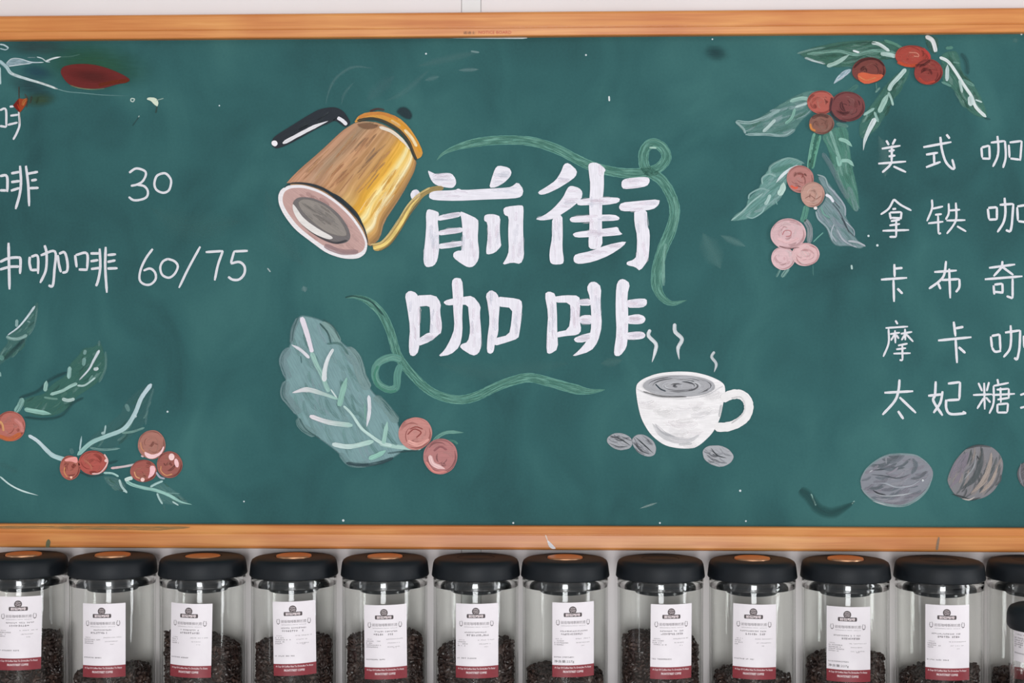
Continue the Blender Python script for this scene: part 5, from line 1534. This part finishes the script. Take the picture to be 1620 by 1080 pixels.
def bean_mass(name, R, z0, heights, seed, parent_loc, pitch=0.0068):
    """heap of roasted beans in a jar: heights(theta, r) gives the top of the heap"""
    rr = random.Random(seed)
    V, F = [], []

    def put(x, y, z):
        e = Euler((rr.uniform(0, 6.3), rr.uniform(0, 6.3), rr.uniform(0, 6.3))).to_matrix()
        s = rr.uniform(.88, 1.1)
        n = len(V)
        c_ = Vector((x, y, z))
        for q in BV: V.append(c_ + e @ q * s)
        for q in BF: F.append(tuple(n + k for k in q))
    ro = R - 0.0060
    nth = int(2 * math.pi * ro / pitch)
    hmax = max(heights(2 * math.pi * i / 24, ro) for i in range(24))
    rows = int((hmax - z0) / (pitch * .85)) + 1
    for j in range(rows):
        for i in range(nth):
            th = 2 * math.pi * (i + .5 * (j % 2) + rr.uniform(-.25, .25)) / nth
            z = z0 + .0062 + j * pitch * .85 + rr.uniform(-.0012, .0012)
            if z < heights(th, ro) + rr.uniform(-.002, .001):
                r_ = ro - rr.uniform(0, .0022) - max(0.0, .0205 - z) * .55      # follows the rounded foot of the glass
                put(r_ * math.cos(th), r_ * math.sin(th), z)
    r_ = ro - pitch * .8
    while r_ > 0.002:
        m = max(3, int(2 * math.pi * r_ / (pitch * .9)))
        for i in range(m):
            th = 2 * math.pi * (i + rr.uniform(-.3, .3)) / m
            put(r_ * math.cos(th), r_ * math.sin(th), heights(th, r_) + rr.uniform(-.0025, .0015))
        r_ -= pitch * .8
    o = new_obj(name, V, F, M_bean)
    o.location = parent_loc
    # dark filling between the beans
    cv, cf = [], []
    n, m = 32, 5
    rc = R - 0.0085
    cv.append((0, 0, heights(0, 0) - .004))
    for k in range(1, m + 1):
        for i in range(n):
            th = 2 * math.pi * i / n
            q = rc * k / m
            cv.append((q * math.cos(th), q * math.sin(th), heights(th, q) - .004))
    for i in range(n): cf.append((0, 1 + i, 1 + (i + 1) % n))
    for k in range(m - 1):
        for i in range(n):
            a = 1 + k * n + i; b = 1 + k * n + (i + 1) % n
            cf.append((a, a + n, b + n, b))
    base = len(cv)
    for i in range(n):
        th = 2 * math.pi * i / n
        cv.append((rc * math.cos(th), rc * math.sin(th), z0 + .001))
    for i in range(n):
        a = 1 + (m - 1) * n + i; b = 1 + (m - 1) * n + (i + 1) % n
        cf.append((a, base + i, base + (i + 1) % n, b))
    cf.append(tuple(base + i for i in range(n)))
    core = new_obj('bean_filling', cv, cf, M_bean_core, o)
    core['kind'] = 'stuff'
    return o


# lid centre x, button (0 raised, >0 how deep in mm, None pushed right in), label left x, right x, label top y, label tilt in degrees, heap top y left and right, heap dome in mm
JARS = [
    (37.5, 0.0, -4, 66, 944, -1.0, 1000, 996, 2, 'jar with the label stuck highest, under the painted berry branch', 'copper button'),
    (178.5, 0.0, 131, 199, 955, 0.0, 1050, 1044, 1, 'nearly empty jar under the three clustered painted berries', ''),
    (321, 1.9, 269.5, 336, 955, -1.2, 990, 1012, 2, 'jar with copper button sunk low in its lid', ''),
    (465, 0.0, 432, 500, 951.5, 1.0, 1006, 1000, 2, 'jar beside the one with the sunken button, under the painted leaf', ''),
    (609, 0.4, 575, 645, 957, .6, 998, 993, 1, 'jar under the two pink painted berries', ''),
    (753, None, 720.5, 789, 955, 0.0, 1014, 1004, 1, 'jar with plain black lid between two copper-buttoned jars, nearly below the green lower ribbon', ''),
    (894, 0.6, 873, 940, 953, 0.0, 1046, 1052, 1, 'jar under the white paint drip on the frame', ''),
    (1044.5, None, 1027.5, 1095, 956, -.6, 998, 1004, 6, 'jar with plain black lid under the painted coffee cup', ''),
    (1190, 0.4, 1159, 1228, 956, -.5, 1052, 1056, 1, 'jar right after the plain-lidded one under the cup', ''),
    (1337.5, 0.0, 1307.5, 1377, 960, 0.0, 1030, 1026, 2, 'jar under the grey painted bean lying on its side', ''),
    (1486, None, 1463, 1534, 957, 0.0, 1056, 1040, 1, 'jar under the painted bean on its tip', ''),
    (1633, None, 1605, 1676, 958, 0.0, 1052, 1052, 1, 'jar behind the small jar', ''),
]
JLABEL = [
    'coffee jar with copper lid button and label stuck highest, at one end of the row',
    'almost empty coffee jar with copper lid button, beside the grey-green drip on the frame',
    'coffee jar whose copper lid button is sunk so only a sliver shows',
    'coffee jar with copper button, between the sunken-button jar and the one below two pink berries',
    'coffee jar with copper lid button standing beneath the two pink painted berries',
    'coffee jar with plain black lid beneath the end of the lower green ribbon',
    'coffee jar with copper lid button and off-centre label, beneath the white drip on the frame',
    'heaped coffee jar with plain black lid beneath the white painted coffee cup',
    'little-filled coffee jar with copper button, between the heaped jar and the net-weight jar',
    'coffee jar with net weight on its label, beneath the painted bean lying flat',
    'coffee jar with plain black lid beneath the painted bean standing on its tip',
    'coffee jar with plain black lid half hidden behind the short jar',
]
BLABEL = [
    'dark roasted beans in the jar with the highest label', 'few dark roasted beans at the bottom of the almost empty jar', 'sloping roasted beans in the jar with the sunken copper button',
    'roasted beans in the jar between sunken-button jar and pink-berry jar', 'roasted beans in the jar beneath the two pink painted berries', 'roasted beans in the plain-lidded jar beneath the lower green ribbon',
    'low layer of roasted beans in the jar beneath the white drip', 'high heap of roasted beans in the jar beneath the painted cup', 'low layer of roasted beans in the jar beside the heaped one',
    'roasted beans in the jar whose label states net weight', 'roasted beans in the jar beneath the bean painted on its tip', 'roasted beans in the jar half hidden behind the short jar']


def px_to_angle(cx, cy, px, z):
    """angle on the jar (0 faces the board's normal) whose point appears at column px"""
    view = math.atan2(CAM.x - cx, cy - CAM.y)
    lo, hi = view - 1.2, view + 1.2
    for _ in range(40):
        m = (lo + hi) / 2
        q = project((cx + LR * math.sin(m), cy - LR * math.cos(m), z))[0]
        if q < px: lo = m
        else: hi = m
    return (lo + hi) / 2


for i, (pcx, btn, lx0, lx1, ly, tilt, yl, yr, dome, _a, _b) in enumerate(JARS):
    jy = JAR_Y + (0.006 if i == 11 else 0.0)
    c0 = at(pcx, 890, jy)
    cx = c0.x
    # a jar stands on the shelf under its lid
    jar = tag(empty('coffee_jar', (cx, jy, SHELF_Z)), JLABEL[i], 'jar', 'coffee jars in a row under the chalkboard')
    gb = link('glass_body', ME_glass, jar)
    link('glass_rim', ME_rim, gb)
    lid = link('lid', ME_lid, jar)
    st = link('stopper', ME_stopper, jar)
    link('seal', ME_seal, st)
    if btn is not None:
        b_ = link('button', ME_button, lid, (0, 0, JAR_H + (1.5 - btn) * MM))
        b_['label'] = 'round copper button'
    else:
        b_ = link('button', ME_button.copy(), lid, (0, 0, JAR_H - 1.2 * MM))
        b_.data.materials[0] = M_lid
    # label: turned round the jar to where it is stuck
    zt = at(pcx, ly, jy - LR).z
    ang = (px_to_angle(cx, jy, lx0, zt) + px_to_angle(cx, jy, lx1, zt)) / 2
    lab = link('label', ME_paper, jar, (0, 0, zt - SHELF_Z), ang)
    lab.rotation_euler = (0, 0, ang)
    if tilt:
        # a crooked label slides round the cylinder as it goes down
        me = ME_paper.copy()
        lab.data = me
    kids = [link('label_band', ME_band, lab), link('band_lettering', ME_bandtext, lab), link('label_logo', ME_logo, lab), link('logo_lettering', ME_logotext, lab),
            link('label_lettering', ME_title, lab), link('label_print', info_mesh(100 + 40 * i), lab)]
    if i in (6, 9): kids.append(link('weight_lettering', weight_mesh(), lab))
    if tilt:
        k = math.tan(math.radians(tilt))
        for o in [lab] + kids:
            if o is not lab: o.data = o.data.copy()
            for q in o.data.vertices:
                x, y, z = q.co
                r_ = math.hypot(x, y); a = math.atan2(x, -y)
                u_ = a * LR; v_ = z + LH / 2 * MM
                u2, v2 = u_ - k * v_ , v_ - k * u_ * -1
                a = u2 / LR
                q.co = (r_ * math.sin(a), -r_ * math.cos(a), v2 - LH / 2 * MM)
    # beans
    R = GLASS_R - 0.0034
    hl = at(pcx, yl, jy + R * .8).z - SHELF_Z
    hr = at(pcx, yr, jy + R * .8).z - SHELF_Z

    def heights(th, r, hl=hl, hr=hr, dome=dome, R=R, s=i):
        return (hl + hr) / 2 + (hr - hl) / 2 * (r * math.cos(th) / R) * 1.2 + dome * MM * (1 - (r / R) ** 2) + .0012 * math.sin(3 * th + s) * (r / R)
    bm_ = bean_mass('coffee_beans', R, 0.0082, heights, 500 + i, (cx, jy, SHELF_Z))
    tag(bm_, BLABEL[i], 'coffee beans', 'roasted beans inside the coffee jars', 'stuff')

# short jar in front of the last one
SY = -0.245
sc = at(1653, 960, SY)
s_top = at(1653, 955.5, SY).z
sh = s_top - SHELF_Z
sj = tag(empty('coffee_jar', (sc.x, SY, SHELF_Z)), 'shorter jar with domed black lid and wrap-around paper label, in front of another jar', 'jar')
SR = 0.0465
GT2 = sh - .034
ME_sg = mesh_of('glass_body', lathe([(0, .0015), (.036, 0), (.043, .002), (SR, .008), (SR, GT2), (SR - .003, GT2), (SR - .003, .010), (.040, .007), (0, .007)], 64), M_glass)
link('glass_body', ME_sg, sj)
ME_sl = mesh_of('lid', lathe(prof([(0, 0), (30, -0.3), (40, -1.5), (46, -4.2), (49, -8.5), (50.5, -15), (51, -26), (50, -31), (47.5, -34), (44, -34.4), (0, -34.4)], sh), 72), M_lid)
link('lid', ME_sl, sj)
ME_ss = mesh_of('stopper', lathe(prof([(0, -34), (41, -34), (41, -39), (0, -39)], sh), 48), M_stopper)
link('stopper', ME_ss, sj)
keepLR, keepLW = LR, LW
LR, LW = SR + .0004, 70.0
view = math.atan2(CAM.x - sc.x, SY - CAM.y)
zl = at(1605, 994, SY - .02).z - SHELF_Z
zl1 = at(1605, 1046, SY - .02).z - SHELF_Z
hgt = (zl - zl1) / MM
lab = link('label', mesh_of('label', cyl_grid(0, LW, 0, hgt, 0, 24, 1, .00025), M_label), sj, (0, 0, zl), view - .30)
link('label_print', mesh_of('label_print', merge(sum([marks(3, 3 + w, y, 2.0, 900 + y) for y, w in ((7, 22), (12, 18), (15, 20), (18, 16), (21, 19), (24, 14), (33, 26))], [])), M_inkgrey, False), lab)
LR, LW = keepLR, keepLW
bm_ = bean_mass('coffee_beans', SR - .003, .0078, lambda th, r: .10 + .004 * math.cos(th), 777, (sc.x, SY, SHELF_Z))
tag(bm_, 'roasted beans inside the shorter jar with the domed lid', 'coffee beans', 'roasted beans inside the coffee jars', 'stuff')
